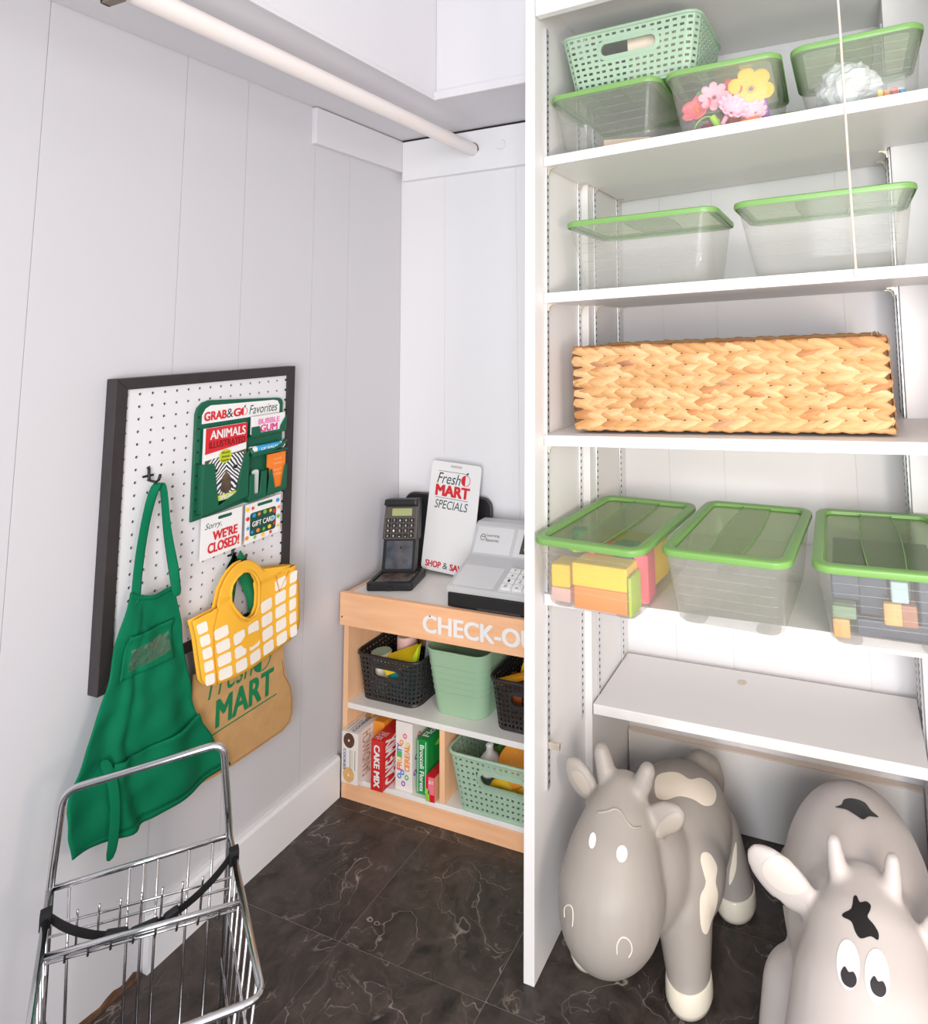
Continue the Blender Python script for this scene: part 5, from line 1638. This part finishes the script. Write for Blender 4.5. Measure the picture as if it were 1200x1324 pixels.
# box seen between the flower bin and the right bin
tbox('picture_box', 'green and blue toy box standing behind, between two bins on the top shelf', (1.349, -0.090, onshelf(0, 1.345)), (0.10, 0.05, 0.125), mat('green_box', (126, 186, 80), 0.5), (0, 0, 0))
pbx = bpy.data.objects['picture_box']
flat('blue_band', [(-0.05, 0.012), (0.05, 0.012), (0.05, 0.036), (-0.05, 0.036)], FF(0, -0.0252, 0), mat('band_blue', (90, 140, 190), 0.5), pbx)
# hazy paper bits in the left top bin
block('F', (0.02, -0.05, 0.0065), (0.11, 0.10, 0.030), mat('kraft_bits', (214, 190, 160), 0.7), 12, 'pale kraft packet lying in the hazy left top bin', nm='paper_packet', cat='packet')

# woven sage basket on top of the lids
zt2 = onshelf(0, 0.9455) + 0.146 + 0.006
woven('woven_basket', 'sage green woven plastic basket standing on the bin lids of the top shelf', (1.000, -0.318, zt2 + 0.002), math.radians(-1), 0.345, 0.235, 0.137, M_SAGEW, 60, 9, 0.86, rot=(0, -sl_(0) * 0.3, math.radians(-1)), hole=(0.56, 0.42))
tbox('paper_pad', 'cream paper pad standing inside the woven basket of the top shelf', (1.062, -0.393, zt2 + 0.0080), (0.150, 0.022, 0.112), M_CREAM, (0, 0, 0), cat='paper pad')

# ---------------------------------------------------------------- braided straw basket
WX0, WX1, WY0, WY1 = 0.846, 1.500, -0.448, -0.205
wz0 = onshelf(2, 0.846) + 0.0055
WH = 0.180
wt = math.atan2(zl[2][1] - zl[2][0], 0.814)
ws = thing('straw_basket', 'long rectangular basket braided from golden water hyacinth straw', 'basket', (WX0, WY0, wz0), rot=(0, -wt, math.radians(1.2)))
L_ = WX1 - WX0
Dp = WY1 - WY0
straw = mat('straw', (236, 190, 134), 0.6, bump=0.5, bscale=90, stretch=(0.25, 2, 2), vary=0.2, vscale=60)
nt = straw.node_tree
oi = nt.nodes.new('ShaderNodeObjectInfo')
rp = nt.nodes.new('ShaderNodeValToRGB')
e = rp.color_ramp.elements
e[0].position, e[0].color = 0.0, rgb((186, 128, 78))
e[1].position, e[1].color = 0.12, rgb((204, 154, 98))
k = rp.color_ramp.elements.new(0.55)
k.color = rgb((216, 172, 118))
k = rp.color_ramp.elements.new(0.97)
k.color = rgb((228, 190, 140))
k = rp.color_ramp.elements.new(1.0)
k.color = rgb((160, 96, 66))
nt.links.new(oi.outputs['Random'], rp.inputs[0])
mx = nt.nodes.new('ShaderNodeMix')
mx.data_type = 'RGBA'
mx.blend_type = 'MULTIPLY'
mx.inputs[0].default_value = 0.75
nt.links.new(rp.outputs[0], mx.inputs[6])
nn = [n for n in nt.nodes if n.type == 'VALTORGB'][0]
nn.color_ramp.elements[0].color = (0.66, 0.58, 0.52, 1)
nn.color_ramp.elements[1].color = (1, 1, 1, 1)
nt.links.new(nn.outputs[0], mx.inputs[7])
nt.links.new(mx.outputs[2], nt.nodes['Principled BSDF'].inputs['Base Color'])
straw_in = mat('straw_inside', (120, 84, 50), 0.8, bump=0.6, bscale=60, vary=0.3, vscale=30)
tw = 0.010
mb = MB()
mb.box(0.005, 0.005, 0.002, L_ - 0.005, 0.005 + tw, WH - 0.006)
mb.box(0.005, Dp - 0.005 - tw, 0.002, L_ - 0.005, Dp - 0.005, WH - 0.002)
mb.box(0.005, 0.0152, 0.002, 0.005 + tw, Dp - 0.0152, WH - 0.006)
mb.box(L_ - 0.005 - tw, 0.0152, 0.002, L_ - 0.005, Dp - 0.0152, WH - 0.006)
mb.box(0.0152, 0.0152, 0.002, L_ - 0.0152, Dp - 0.0152, 0.008)
mb.build('inner_frame', straw_in, ws)


def leaf_mesh(seed, L=0.055, W=0.0215):
    random.seed(seed)
    vs_, fs = [], []
    n = 7
    for i in range(n):
        u = i / (n - 1)
        wd = W * (0.25 + 0.75 * math.sin(PI * (0.12 + 0.80 * u)) ** 0.7) * (1 - 0.28 * u)
        x = (u - 0.5) * L
        bend = 0.0035 * math.sin(PI * u) + random.uniform(-0.0006, 0.0006)
        z = 0.0052 * math.sin(PI * min(1, u * 1.05)) + 0.0006
        vs_ += [(x, -wd / 2 + bend, 0.0), (x, -wd * 0.22 + bend, z * 0.85), (x, wd * 0.16 + bend, z), (x, wd / 2 + bend, 0.0)]
    for i in range(n - 1):
        for j in range(3):
            a = i * 4 + j
            fs.append((a, a + 4, a + 5, a + 1))
    me = bpy.data.meshes.new('braid_leaf')
    me.from_pydata(vs_, [], fs)
    me.materials.append(straw)
    me.polygons.foreach_set('use_smooth', [True] * len(me.polygons))
    me.update()
    return me


leaves = [leaf_mesh(s) for s in range(5)]
rows, cols = 7, 19
rp_ = (WH - 0.012) / (rows + 0.35)
pitch = (L_ + 0.004) / cols
random.seed(21)


def leaf_M(F_, x, z, ang, s_=1.0, flip=1):
    return F_ @ Matrix.Translation((x, z, random.uniform(0.0, 0.0016))) @ Matrix.Rotation(math.radians(ang), 4, 'Z') @ Matrix.Scale(flip, 4, (0, 1, 0)) @ Matrix.Scale(s_, 4)


FFR = FF(0, 0.0052, 0)
for r in range(rows):
    for c in range(cols):
        for up in (0, 1):
            x = (c + 0.5) * pitch + (r % 2) * 0.006 + random.uniform(-0.003, 0.003) - 0.002
            x = min(max(x, 0.029), L_ - 0.029)
            z = 0.012 + rp_ * (r + 0.5) + (rp_ * 0.245 if up else -rp_ * 0.245)
            ang = (-17 if up else 17) + random.uniform(-5, 5)
            o = bpy.data.objects.new('braid_strand', random.choice(leaves))
            COL.objects.link(o)
            o.parent = ws
            o.matrix_local = leaf_M(FFR, x, z, ang, random.uniform(0.92, 1.08), 1 if up else -1)
# ends and back in one piece, same strands
side = MB()


def addleaf(F_, x, z, ang, flip):
    me = random.choice(leaves)
    M_ = leaf_M(F_, x, z, ang, 1.0, flip)
    side.add([M_ @ v.co for v in me.vertices], [list(p.vertices) for p in me.polygons])


for F_, n_, ln in ((frame((0.0052, Dp, 0), (0, -1, 0), (0, 0, 1), (-1, 0, 0)), 7, Dp), (frame((L_ - 0.0052, 0, 0), (0, 1, 0), (0, 0, 1), (1, 0, 0)), 7, Dp), (frame((0, Dp - 0.0155, 0), (1, 0, 0), (0, 0, 1), (0, -1, 0)), 18, L_)):
    for r in range(rows):
        for c in range(n_):
            for up in (0, 1):
                x = min(max((c + 0.5) * ln / n_ + (r % 2) * 0.006, 0.026), ln - 0.026)
                addleaf(F_, x, 0.012 + rp_ * (r + 0.5) + (rp_ * 0.245 if up else -rp_ * 0.245), -17 if up else 17, 1 if up else -1)
stuff(side.build('braided_ends', straw, ws, smooth=True))
for a, b, z in (((0.004, 0.009), (L_ - 0.004, 0.009), WH - 0.004), ((L_ - 0.009, 0.012), (L_ - 0.009, Dp - 0.012), WH - 0.003), ((L_ - 0.004, Dp - 0.010), (0.004, Dp - 0.010), WH), ((0.009, Dp - 0.012), (0.009, 0.012), WH - 0.003), ((0.004, 0.0065), (L_ - 0.004, 0.0065), 0.0062)):
    n = int(Vector((b[0] - a[0], b[1] - a[1])).length / 0.0085)
    pts = [(a[0] + (b[0] - a[0]) * i / n, a[1] + (b[1] - a[1]) * i / n, z + 0.0012 * math.sin(i * 0.9)) for i in range(n + 1)]
    MB().tube(pts, [0.0062 + 0.0012 * math.sin(i * 2.1) for i in range(n + 1)], 7).build('braided_rim', straw, ws, smooth=True)
MB().tube([(L_ - 0.03, 0.03, WH - 0.004), (L_ - 0.028, 0.03, WH + 0.010), (L_ - 0.022, 0.03, WH + 0.014), (L_ - 0.018, 0.03, WH + 0.004)], 0.0008, 5).build('wire_end', M_STEEL, ws)


# ---------------------------------------------------------------- hopping cows
def chain(pts, n=10):
    """spheres swept along [(point, radius)]"""
    out = []
    for (a, ra), (b, rb) in zip(pts, pts[1:]):
        for i in range(n):
            t = i / n
            out.append((Vector(a).lerp(Vector(b), t), ra + (rb - ra) * t))
    out.append((Vector(pts[-1][0]), pts[-1][1]))
    return out


def blobs(lst, root_loc, voxel, smooth_it):
    """union of spheres and ellipsoids, grown into one continuous skin"""
    mb = MB()
    for it in lst:
        c, r = Vector(it[0]) - root_loc, it[1]
        mb.ball(c, r, 26, 18, it[2] if len(it) > 2 else None)
    me = mb.mesh('tmp', [])
    o = bpy.data.objects.new('tmp', me)
    COL.objects.link(o)
    m = o.modifiers.new('r', 'REMESH')
    m.mode = 'VOXEL'
    m.voxel_size = voxel
    s_ = o.modifiers.new('s', 'SMOOTH')
    s_.factor = 0.5
    s_.iterations = smooth_it
    C.view_layer.update()
    res = bpy.data.meshes.new_from_object(o.evaluated_get(C.evaluated_depsgraph_get()))
    bpy.data.objects.remove(o)
    res.polygons.foreach_set('use_smooth', [True] * len(res.polygons))
    return res


def decal(name, bvh, loc, px, m, parent, off=0.0009, rings=7, sub=4):
    """a printed patch that hugs the skin: px outlines it as seen from where the photographer stood"""
    pts = []
    n = len(px)
    cl = [Vector(p) for p in px]
    sm = []
    for i in range(n):     # closed Catmull-Rom
        p0, p1, p2, p3 = cl[i - 1], cl[i], cl[(i + 1) % n], cl[(i + 2) % n]
        for k in range(sub):
            t = k / sub
            sm.append(0.5 * ((2 * p1) + (p2 - p0) * t + (2 * p0 - 5 * p1 + 4 * p2 - p3) * t * t + (3 * p1 - p0 - 3 * p2 + p3) * t ** 3))
    c = sum(sm, Vector((0, 0))) / len(sm)
    vs_ = []

    def hit(q):
        d = (CF + CR * ((q.x - PU) / FPX) - CU * ((q.y - PV) / FPX)).normalized()
        h = bvh.ray_cast(EYE - loc, d)
        if h[0] is None:
            h = bvh.find_nearest(EYE - loc + d * ((last - EYE + loc).length if last else 1.5))
        return h[0] + h[1] * off
    rs = []
    last = None
    last = hit(c)
    for k in range(1, rings + 1):
        r = []
        for p in sm:
            r.append(hit(c.lerp(p, k / rings)))
        rs.append(r)
    N = len(sm)
    vs_ = [last] + [p for r in rs for p in r]
    fs = [(0, 1 + i, 1 + (i + 1) % N) for i in range(N)]
    for k in range(rings - 1):
        for i in range(N):
            j = (i + 1) % N
            fs.append((1 + k * N + i, 1 + (k + 1) * N + i, 1 + (k + 1) * N + j, 1 + k * N + j))
    return MB().add(vs_, fs).build(name, m, parent, smooth=True)


def line_on(name, bvh, loc, px, r, m, parent, closed=False):
    out = []
    cl = [Vector(p) for p in px]
    n = len(cl)
    sm = []
    for i in range(n if closed else n - 1):
        p1, p2 = cl[i], cl[(i + 1) % n]
        p0 = cl[i - 1] if (closed or i) else p1
        p3 = cl[(i + 2) % n] if (closed or i + 2 < n) else p2
        for k in range(6):
            t = k / 6
            sm.append(0.5 * ((2 * p1) + (p2 - p0) * t + (2 * p0 - 5 * p1 + 4 * p2 - p3) * t * t + (3 * p1 - p0 - 3 * p2 + p3) * t ** 3))
    if not closed:
        sm.append(cl[-1])
    for q in sm:
        d = (CF + CR * ((q.x - PU) / FPX) - CU * ((q.y - PV) / FPX)).normalized()
        h = bvh.ray_cast(EYE - loc, d)
        if h[0] is not None:
            out.append(h[0])
    return MB().tube(out, r, 6, closed=closed).build(name, m, parent, smooth=True)


def oval(cx_, cy_, a, b, rot=0, n=10):
    q = math.radians(rot)
    return [(cx_ + a * math.cos(t) * math.cos(q) - b * math.sin(t) * math.sin(q), cy_ + a * math.cos(t) * math.sin(q) + b * math.sin(t) * math.cos(q)) for t in (2 * PI * i / n for i in range(n))]


def egg(c, r, axis=None):
    return (c, r) if axis is None else (c, r, axis)


RUB = mat('grey_rubber', (160, 152, 144), 0.45, spec=0.4)
RUBC = mat('cream_rubber_print', (236, 224, 206), 0.45)
HOOF = mat('cream_glossy_hoof', (236, 226, 206), 0.18, spec=0.6)
EYEW = mat('eye_white', (250, 250, 248), 0.4)

gl = Vector((0.975, -0.35, 0.0))
gc_ = thing('bouncy_cow', 'grey rubber hopping cow with cream patches and hooves', 'toy cow', gl)
Rg = Matrix.Rotation(math.radians(-8), 3, 'Z')
L = [((0.993, -0.308, 0.180), (0.126, 0.162, 0.113), Rg), ((1.035, -0.360, 0.165), (0.085, 0.095, 0.095)), ((0.930, -0.360, 0.165), (0.085, 0.095, 0.095))]
L += chain([((0.965, -0.42, 0.20), 0.105), ((0.935, -0.455, 0.245), 0.085)], 5)
# head: small poll, wide muzzle
L += chain([((0.938, -0.452, 0.325), 0.051), ((0.936, -0.475, 0.287), 0.075), ((0.935, -0.500, 0.245), 0.094), ((0.936, -0.514, 0.214), 0.103), ((0.937, -0.520, 0.200), 0.100)], 5)
# legs
for a, b in (((1.045, -0.410, 0.140), (1.058, -0.440, 0.043)), ((0.880, -0.400, 0.140), (0.851, -0.422, 0.043)), ((1.066, -0.215, 0.130), (1.108, -0.226, 0.043)), ((0.935, -0.170, 0.130), (0.915, -0.150, 0.043))):
    L += chain([(a, 0.058), (b, 0.042)], 6)
    L.append((Vector(b) - Vector((0, 0, 0.004)), (0.042, 0.045, 0.038)))
# horns, tail
L += chain([((0.905, -0.447, 0.345), 0.0185), ((0.896, -0.440, 0.378), 0.0195), ((0.888, -0.437, 0.400), 0.0165)], 6)
L += chain([((0.968, -0.452, 0.338), 0.0185), ((0.982, -0.448, 0.368), 0.0200), ((0.990, -0.446, 0.388), 0.0170)], 6)
L += chain([((1.000, -0.175, 0.205), 0.038), ((1.020, -0.150, 0.222), 0.034), ((1.042, -0.135, 0.214), 0.027), ((1.054, -0.128, 0.190), 0.021), ((1.055, -0.126, 0.165), 0.018)], 6)
# ears: flattened
L.append(((0.845, -0.446, 0.345), (0.048, 0.013, 0.029), Matrix.Rotation(math.radians(48), 3, 'Y') @ Matrix.Rotation(math.radians(0), 3, 'Z')))
L.append(((1.024, -0.458, 0.318), (0.050, 0.014, 0.030), Matrix.Rotation(math.radians(-24), 3, 'Y')))
gme = blobs(L, gl, 0.0052, 7)
gme.name = 'cow_skin'
gme.materials.clear()
gme.materials.append(RUB)
bo = bpy.data.objects.new('body', gme)
COL.objects.link(bo)
bo.parent = gc_
gb = BVHTree.FromPolygons([v.co for v in gme.vertices], [p.vertices for p in gme.polygons])
for (x, y) in ((1.058, -0.440), (0.851, -0.422), (1.108, -0.226), (0.915, -0.150)):
    MB().lathe([(0.002, 0.0005), (0.030, 0.0005), (0.041, 0.006), (0.0455, 0.018), (0.0450, 0.032), (0.0435, 0.046), (0.0425, 0.048)], 32, Matrix.Translation(Vector((x, y, 0)) - gl) @ Matrix.Scale(1.06, 4, (0, 1, 0))).build('hoof', HOOF, gc_, smooth=True)
decal('eye', gb, gl, oval(766.5, 1087, 4.4, 10.5, 6), EYEW, gc_, 0.0014)
decal('eye', gb, gl, oval(804, 1104, 7.0, 11.0, 2), EYEW, gc_, 0.0014)
line_on('nostril', gb, gl, [(740, 1198), (741, 1186), (740, 1174), (735, 1170), (730, 1174), (730, 1186)], 0.0011, RUBC, gc_)
line_on('nostril', gb, gl, [(798, 1234), (798, 1222), (803, 1213), (810, 1213), (816, 1220), (817, 1230), (813, 1238)], 0.0011, RUBC, gc_)
line_on('forelock_crease', gb, gl, [(772, 1051), (785, 1049), (795, 1046), (803, 1050), (810, 1062), (818, 1070), (828, 1070)], 0.0022, mat('crease_grey', (170, 160, 148), 0.5), gc_)
decal('patch', gb, gl, [(848, 1006), (862, 999), (878, 1000), (892, 1008), (906, 1006), (919, 1013), (926, 1026), (922, 1040), (910, 1042), (896, 1034), (878, 1030), (860, 1035), (848, 1030)], RUBC, gc_)
decal('patch', gb, gl, [(907, 1104), (914, 1102), (921, 1108), (927, 1122), (925, 1140), (928, 1155), (926, 1172), (920, 1190), (914, 1207), (908, 1204), (905, 1188), (905, 1160), (911, 1146), (912, 1132), (906, 1116)], RUBC, gc_)
decal('patch', gb, gl, [(949, 1094), (952, 1090), (952, 1120), (948, 1136), (943, 1144), (943, 1130), (946, 1112)], RUBC, gc_)
# left ear and right ear hollows
EARM = mat('ear_inner_grey', (172, 162, 150), 0.5)
decal('ear_inner', gb, gl, [(739, 1000), (745, 996), (753, 1001), (760, 1012), (764, 1026), (757, 1027), (746, 1014)], EARM, gc_, 0.0008)
decal('ear_inner', gb, gl, [(848, 1082), (852, 1066), (864, 1054), (876, 1050), (882, 1056), (880, 1068), (866, 1080)], EARM, gc_, 0.0008)

WRUB = mat('white_rubber', (194, 186, 181), 0.4, spec=0.4)
BRUB = mat('black_rubber_print', (24, 20, 22), 0.4)
wl_ = Vector((1.375, -0.42, 0.0))
wc = thing('bouncy_cow', 'white rubber hopping cow with black patches and big round eyes', 'toy cow', wl_)
L = [((1.368, -0.375, 0.212), (0.134, 0.205, 0.148))]
L += chain([((1.37, -0.47, 0.22), 0.118), ((1.378, -0.53, 0.26), 0.095)], 5)
L += chain([((1.388, -0.530, 0.300), 0.070), ((1.387, -0.570, 0.275), 0.093), ((1.385, -0.615, 0.235), 0.113), ((1.383, -0.650, 0.200), 0.120), ((1.382, -0.675, 0.178), 0.114)], 5)
for a, b in (((1.270, -0.50, 0.13), (1.240, -0.525, 0.043)), ((1.468, -0.50, 0.13), (1.490, -0.525, 0.043)), ((1.270, -0.26, 0.13), (1.262, -0.235, 0.043)), ((1.462, -0.26, 0.13), (1.468, -0.235, 0.043))):
    L += chain([(a, 0.062), (b, 0.044)], 6)
    L.append((Vector(b) - Vector((0, 0, 0.003)), (0.046, 0.048, 0.040)))
L += chain([((1.352, -0.535, 0.345), 0.0175), ((1.347, -0.525, 0.372), 0.0155), ((1.344, -0.520, 0.398), 0.0125)], 6)
L += chain([((1.427, -0.537, 0.342), 0.0175), ((1.432, -0.527, 0.368), 0.0155), ((1.434, -0.522, 0.392), 0.0125)], 6)
L.append(((1.258, -0.545, 0.338), (0.066, 0.014, 0.035), Matrix.Rotation(math.radians(32), 3, 'Y')))
L.append(((1.517, -0.545, 0.330), (0.066, 0.014, 0.035), Matrix.Rotation(math.radians(-32), 3, 'Y')))
wme = blobs(L, wl_, 0.0052, 7)
wme.name = 'white_cow_skin'
wme.materials.clear()
wme.materials.append(WRUB)
bo = bpy.data.objects.new('body', wme)
COL.objects.link(bo)
bo.parent = wc
wbv = BVHTree.FromPolygons([v.co for v in wme.vertices], [p.vertices for p in wme.polygons])
decal('patch', wbv, wl_, [(1080, 1044), (1088, 1041), (1092, 1034), (1104, 1033), (1118, 1038), (1126, 1048), (1136, 1057), (1124, 1056), (1116, 1060), (1106, 1054), (1094, 1047)], BRUB, wc)
decal('patch', wbv, wl_, [(1104, 1160), (1108, 1159), (1112, 1167), (1120, 1166), (1126, 1171), (1125, 1178), (1122, 1186), (1130, 1196), (1136, 1207), (1135, 1216), (1126, 1211), (1113, 1214), (1106, 1205), (1101, 1192), (1090, 1186), (1091, 1181), (1101, 1175)], BRUB, wc, sub=3)
decal('patch', wbv, wl_, [(1000, 1162), (1006, 1165), (1010, 1172), (1011, 1196), (1008, 1198), (1003, 1194), (1001, 1182)], BRUB, wc)
EW = mat('eye_pale', (226, 222, 222), 0.3)
decal('eye', wbv, wl_, oval(1097, 1248, 15, 33, -4, 14), EW, wc, 0.0010)
decal('eye', wbv, wl_, oval(1134, 1263, 16, 36, -4, 14), EW, wc, 0.0010)
PUP = [(1088, 1258), (1093, 1251), (1098, 1258), (1104, 1258), (1108, 1266), (1107, 1274), (1101, 1278), (1093, 1274), (1089, 1267)]
decal('pupil', wbv, wl_, PUP, mat('pupil', (48, 44, 46), 0.3), wc, 0.0022)
decal('pupil', wbv, wl_, [(x * 1.0 + 37.5, y + 12) for x, y in PUP], bpy.data.materials['pupil'], wc, 0.0022)
EARW = mat('ear_inner_cream', (208, 196, 187), 0.5)
decal('ear_inner', wbv, wl_, [(986, 1120), (992, 1111), (1006, 1106), (1020, 1112), (1034, 1130), (1044, 1148), (1032, 1156), (1014, 1154), (998, 1144), (988, 1132)], EARW, wc, 0.0008)

# ---------------------------------------------------------------- wire shopping cart
ctt = thing('shopping_cart', 'small chrome wire shopping cart with a black strap, in the left foreground', 'cart', (0.42, -1.05, 0))
CO = Vector(ctt.location)
BL, BR, FR2 = Vector((0.170, -1.023, 0)), Vector((0.347, -0.849, 0)), Vector((0.644, -1.029, 0))
FL2 = BL + (FR2 - BR) * 0.98
RIM = 0.40
BOT = 0.135


def V3(p, z):
    return Vector((p.x, p.y, z))


def cpt(path, r, name, m=M_CHROME, n=8, closed=False, par=None):
    o = MB().tube([Vector(p) - CO for p in path], r, n, closed=closed).build(name, m, par or ctt, smooth=True)
    return o


def fillet(pts, r, n=5):
    out = [Vector(pts[0])]
    for a, b, c in zip(pts, pts[1:], pts[2:]):
        a, b, c = Vector(a), Vector(b), Vector(c)
        p, q = b + (a - b).normalized() * r, b + (c - b).normalized() * r
        for i in range(n + 1):
            t = i / n
            out.append(p.lerp(b, t).lerp(b.lerp(q, t), t))
    out.append(Vector(pts[-1]))
    return out


HL, HR = Vector((0.170, -1.013, 0.538)), Vector((0.345, -0.887, 0.564))
HR = Vector((0.347, -0.868, 0.562))
# handle hoop with its two uprights down to the wheels
cpt(fillet([V3(BL, 0.045), V3(BL, RIM), HL, HR, V3(BR, RIM), V3(BR, 0.045)], 0.022), 0.0058, 'handle_frame', n=10)
cpt([V3(BL, RIM), V3(BR, RIM)], 0.0042, 'cross_rod')
cpt(fillet([V3(BR, RIM), V3(FR2, RIM), V3(FL2, RIM), V3(BL, RIM)], 0.022), 0.0048, 'top_rim', n=10)
sh = 0.035
inn_ = [BL.lerp(FR2, sh), BR.lerp(FL2, sh), FR2.lerp(BL, sh * 2.2), FL2.lerp(BR, sh * 2.2)]
cpt(fillet([V3(inn_[0], BOT), V3(inn_[1], BOT), V3(inn_[2], BOT), V3(inn_[3], BOT), V3(inn_[0], BOT)], 0.015), 0.0038, 'bottom_rim')
for t in (0.10, 0.42, 0.50, 0.58, 0.76, 0.90):
    cpt([V3(BL.lerp(BR, t), RIM), V3(inn_[0].lerp(inn_[1], t), BOT)], 0.0021, 'back_wire', n=6)
for i in range(1, 8):
    t = i / 8
    cpt([V3(BR.lerp(FR2, t), RIM), V3(inn_[1].lerp(inn_[2], t), BOT)], 0.0019, 'side_wire', n=6)
    cpt([V3(BL.lerp(FL2, t), RIM), V3(inn_[0].lerp(inn_[3], t), BOT)], 0.0019, 'side_wire', n=6)
for i in range(1, 8):
    t = i / 8
    cpt([V3(FR2.lerp(FL2, t), RIM), V3(inn_[2].lerp(inn_[3], t), BOT)], 0.0019, 'front_wire', n=6)
    cpt([V3(inn_[1].lerp(inn_[0], t), BOT), V3(inn_[2].lerp(inn_[3], t), BOT)], 0.0019, 'bottom_wire', n=6)
for i in range(1, 6):
    t = i / 6
    cpt([V3(inn_[1].lerp(inn_[2], t), BOT), V3(inn_[0].lerp(inn_[3], t), BOT)], 0.0019, 'bottom_wire', n=6)
for k in (0.35, 0.7):
    z = RIM + (BOT - RIM) * k
    a = [BL.lerp(inn_[0], k), BR.lerp(inn_[1], k), FR2.lerp(inn_[2], k), FL2.lerp(inn_[3], k)]
    cpt([V3(a[1], z), V3(a[2], z)], 0.0021, 'side_rail', n=6)
    cpt([V3(a[0], z), V3(a[3], z)], 0.0021, 'side_rail', n=6)
# folded seat flap: a thick bar with a ladder of thin rods behind it
f0, f1 = BL.lerp(FL2, 0.40), BR.lerp(FR2, 0.46)
fv = (FR2 - BR).normalized()
cpt([V3(f0, RIM - 0.004), V3(f1, RIM - 0.004)], 0.0040, 'seat_bar')
for d, z in ((-0.012, RIM - 0.012), (-0.020, RIM - 0.022), (-0.030, RIM - 0.034), (-0.100, RIM - 0.030), (-0.110, RIM - 0.052), (-0.115, RIM - 0.080)):
    cpt([V3(f0.lerp(f1, .015) + fv * d, z), V3(f0.lerp(f1, .985) + fv * d, z)], 0.0020, 'seat_rod', n=6)
for i in range(1, 9):
    q = f0.lerp(f1, i / 9)
    cpt([V3(q + fv * -0.006, RIM - 0.006), V3(q + fv * -0.032, RIM - 0.040)], 0.0018, 'seat_link', n=6)
    if i < 8:
        q = q.lerp(f0.lerp(f1, (i + 1) / 9), .4)
        cpt([V3(q + fv * -0.094, RIM - 0.014), V3(q + fv * -0.116, RIM - 0.084)], 0.0018, 'seat_link', n=6)
# base frame and wheels
cpt(fillet([V3(BR, 0.060), V3(FR2.lerp(BR, .1), 0.060), V3(FL2.lerp(BL, .1), 0.060), V3(BL, 0.060)], 0.02), 0.0045, 'base_frame')
for q in (BL, BR, FR2.lerp(BR, .12), FL2.lerp(BL, .12)):
    M_ = frame(V3(q, 0.0235) - CO, fv.cross(Vector((0, 0, 1))), fv, (0, 0, 1))
    w_ = MB().lathe([(0.006, -0.008), (0.020, -0.008), (0.0232, -0.005), (0.0232, 0.005), (0.020, 0.008), (0.006, 0.008)], 24, M_ @ Matrix.Rotation(PI / 2, 4, 'Y')).build('wheel', M_BLACK, ctt, smooth=40)
    cpt([V3(q, 0.024), V3(q, 0.062)], 0.0045, 'fork', n=8)
# black safety strap slung across the basket
s0, s1 = BL.lerp(FL2, 0.19), BR.lerp(FR2, 0.16)
pts = []
for i in range(15):
    t = i / 14
    p = s0.lerp(s1, t)
    z = RIM + 0.006 - 0.046 * (1 - (2 * t - 1) ** 2) ** 0.8
    p = p + fv * (0.035 * math.sin(PI * t))
    pts.append((V3(p, z) - CO, (fv * (0.25 + 0.3 * math.sin(PI * t)) + Vector((0, 0, 1))).normalized()))
STR = mat('black_webbing', (20, 18, 20), 0.85, bump=0.6, bscale=600)
MB().ribbon(pts, 0.024).build('strap', STR, ctt, smooth=True, solid=0.002, off=0, sub=1)
for t0, lw in ((0.42, 0.030), (0.55, 0.036), (0.66, 0.020)):
    i = int(t0 * 14)
    a, b = pts[i][0], pts[i + 1][0]
    d = (b - a).normalized()
    F_ = frame(a, d, pts[i][1], d.cross(pts[i][1]))
    MB().prism(rr(lw, 0.021, 0.004, 3), -0.005, 0.005, F_).build('buckle', M_BLACK, ctt, bevel=0.001)
for q in (s0, s1):
    F_ = frame(V3(q, RIM) - CO, fv, (0, 0, 1), fv.cross(Vector((0, 0, 1))))
    MB().prism(rr(0.018, 0.024, 0.004, 3), -0.0068, 0.0068, F_).build('strap_loop', STR, ctt)
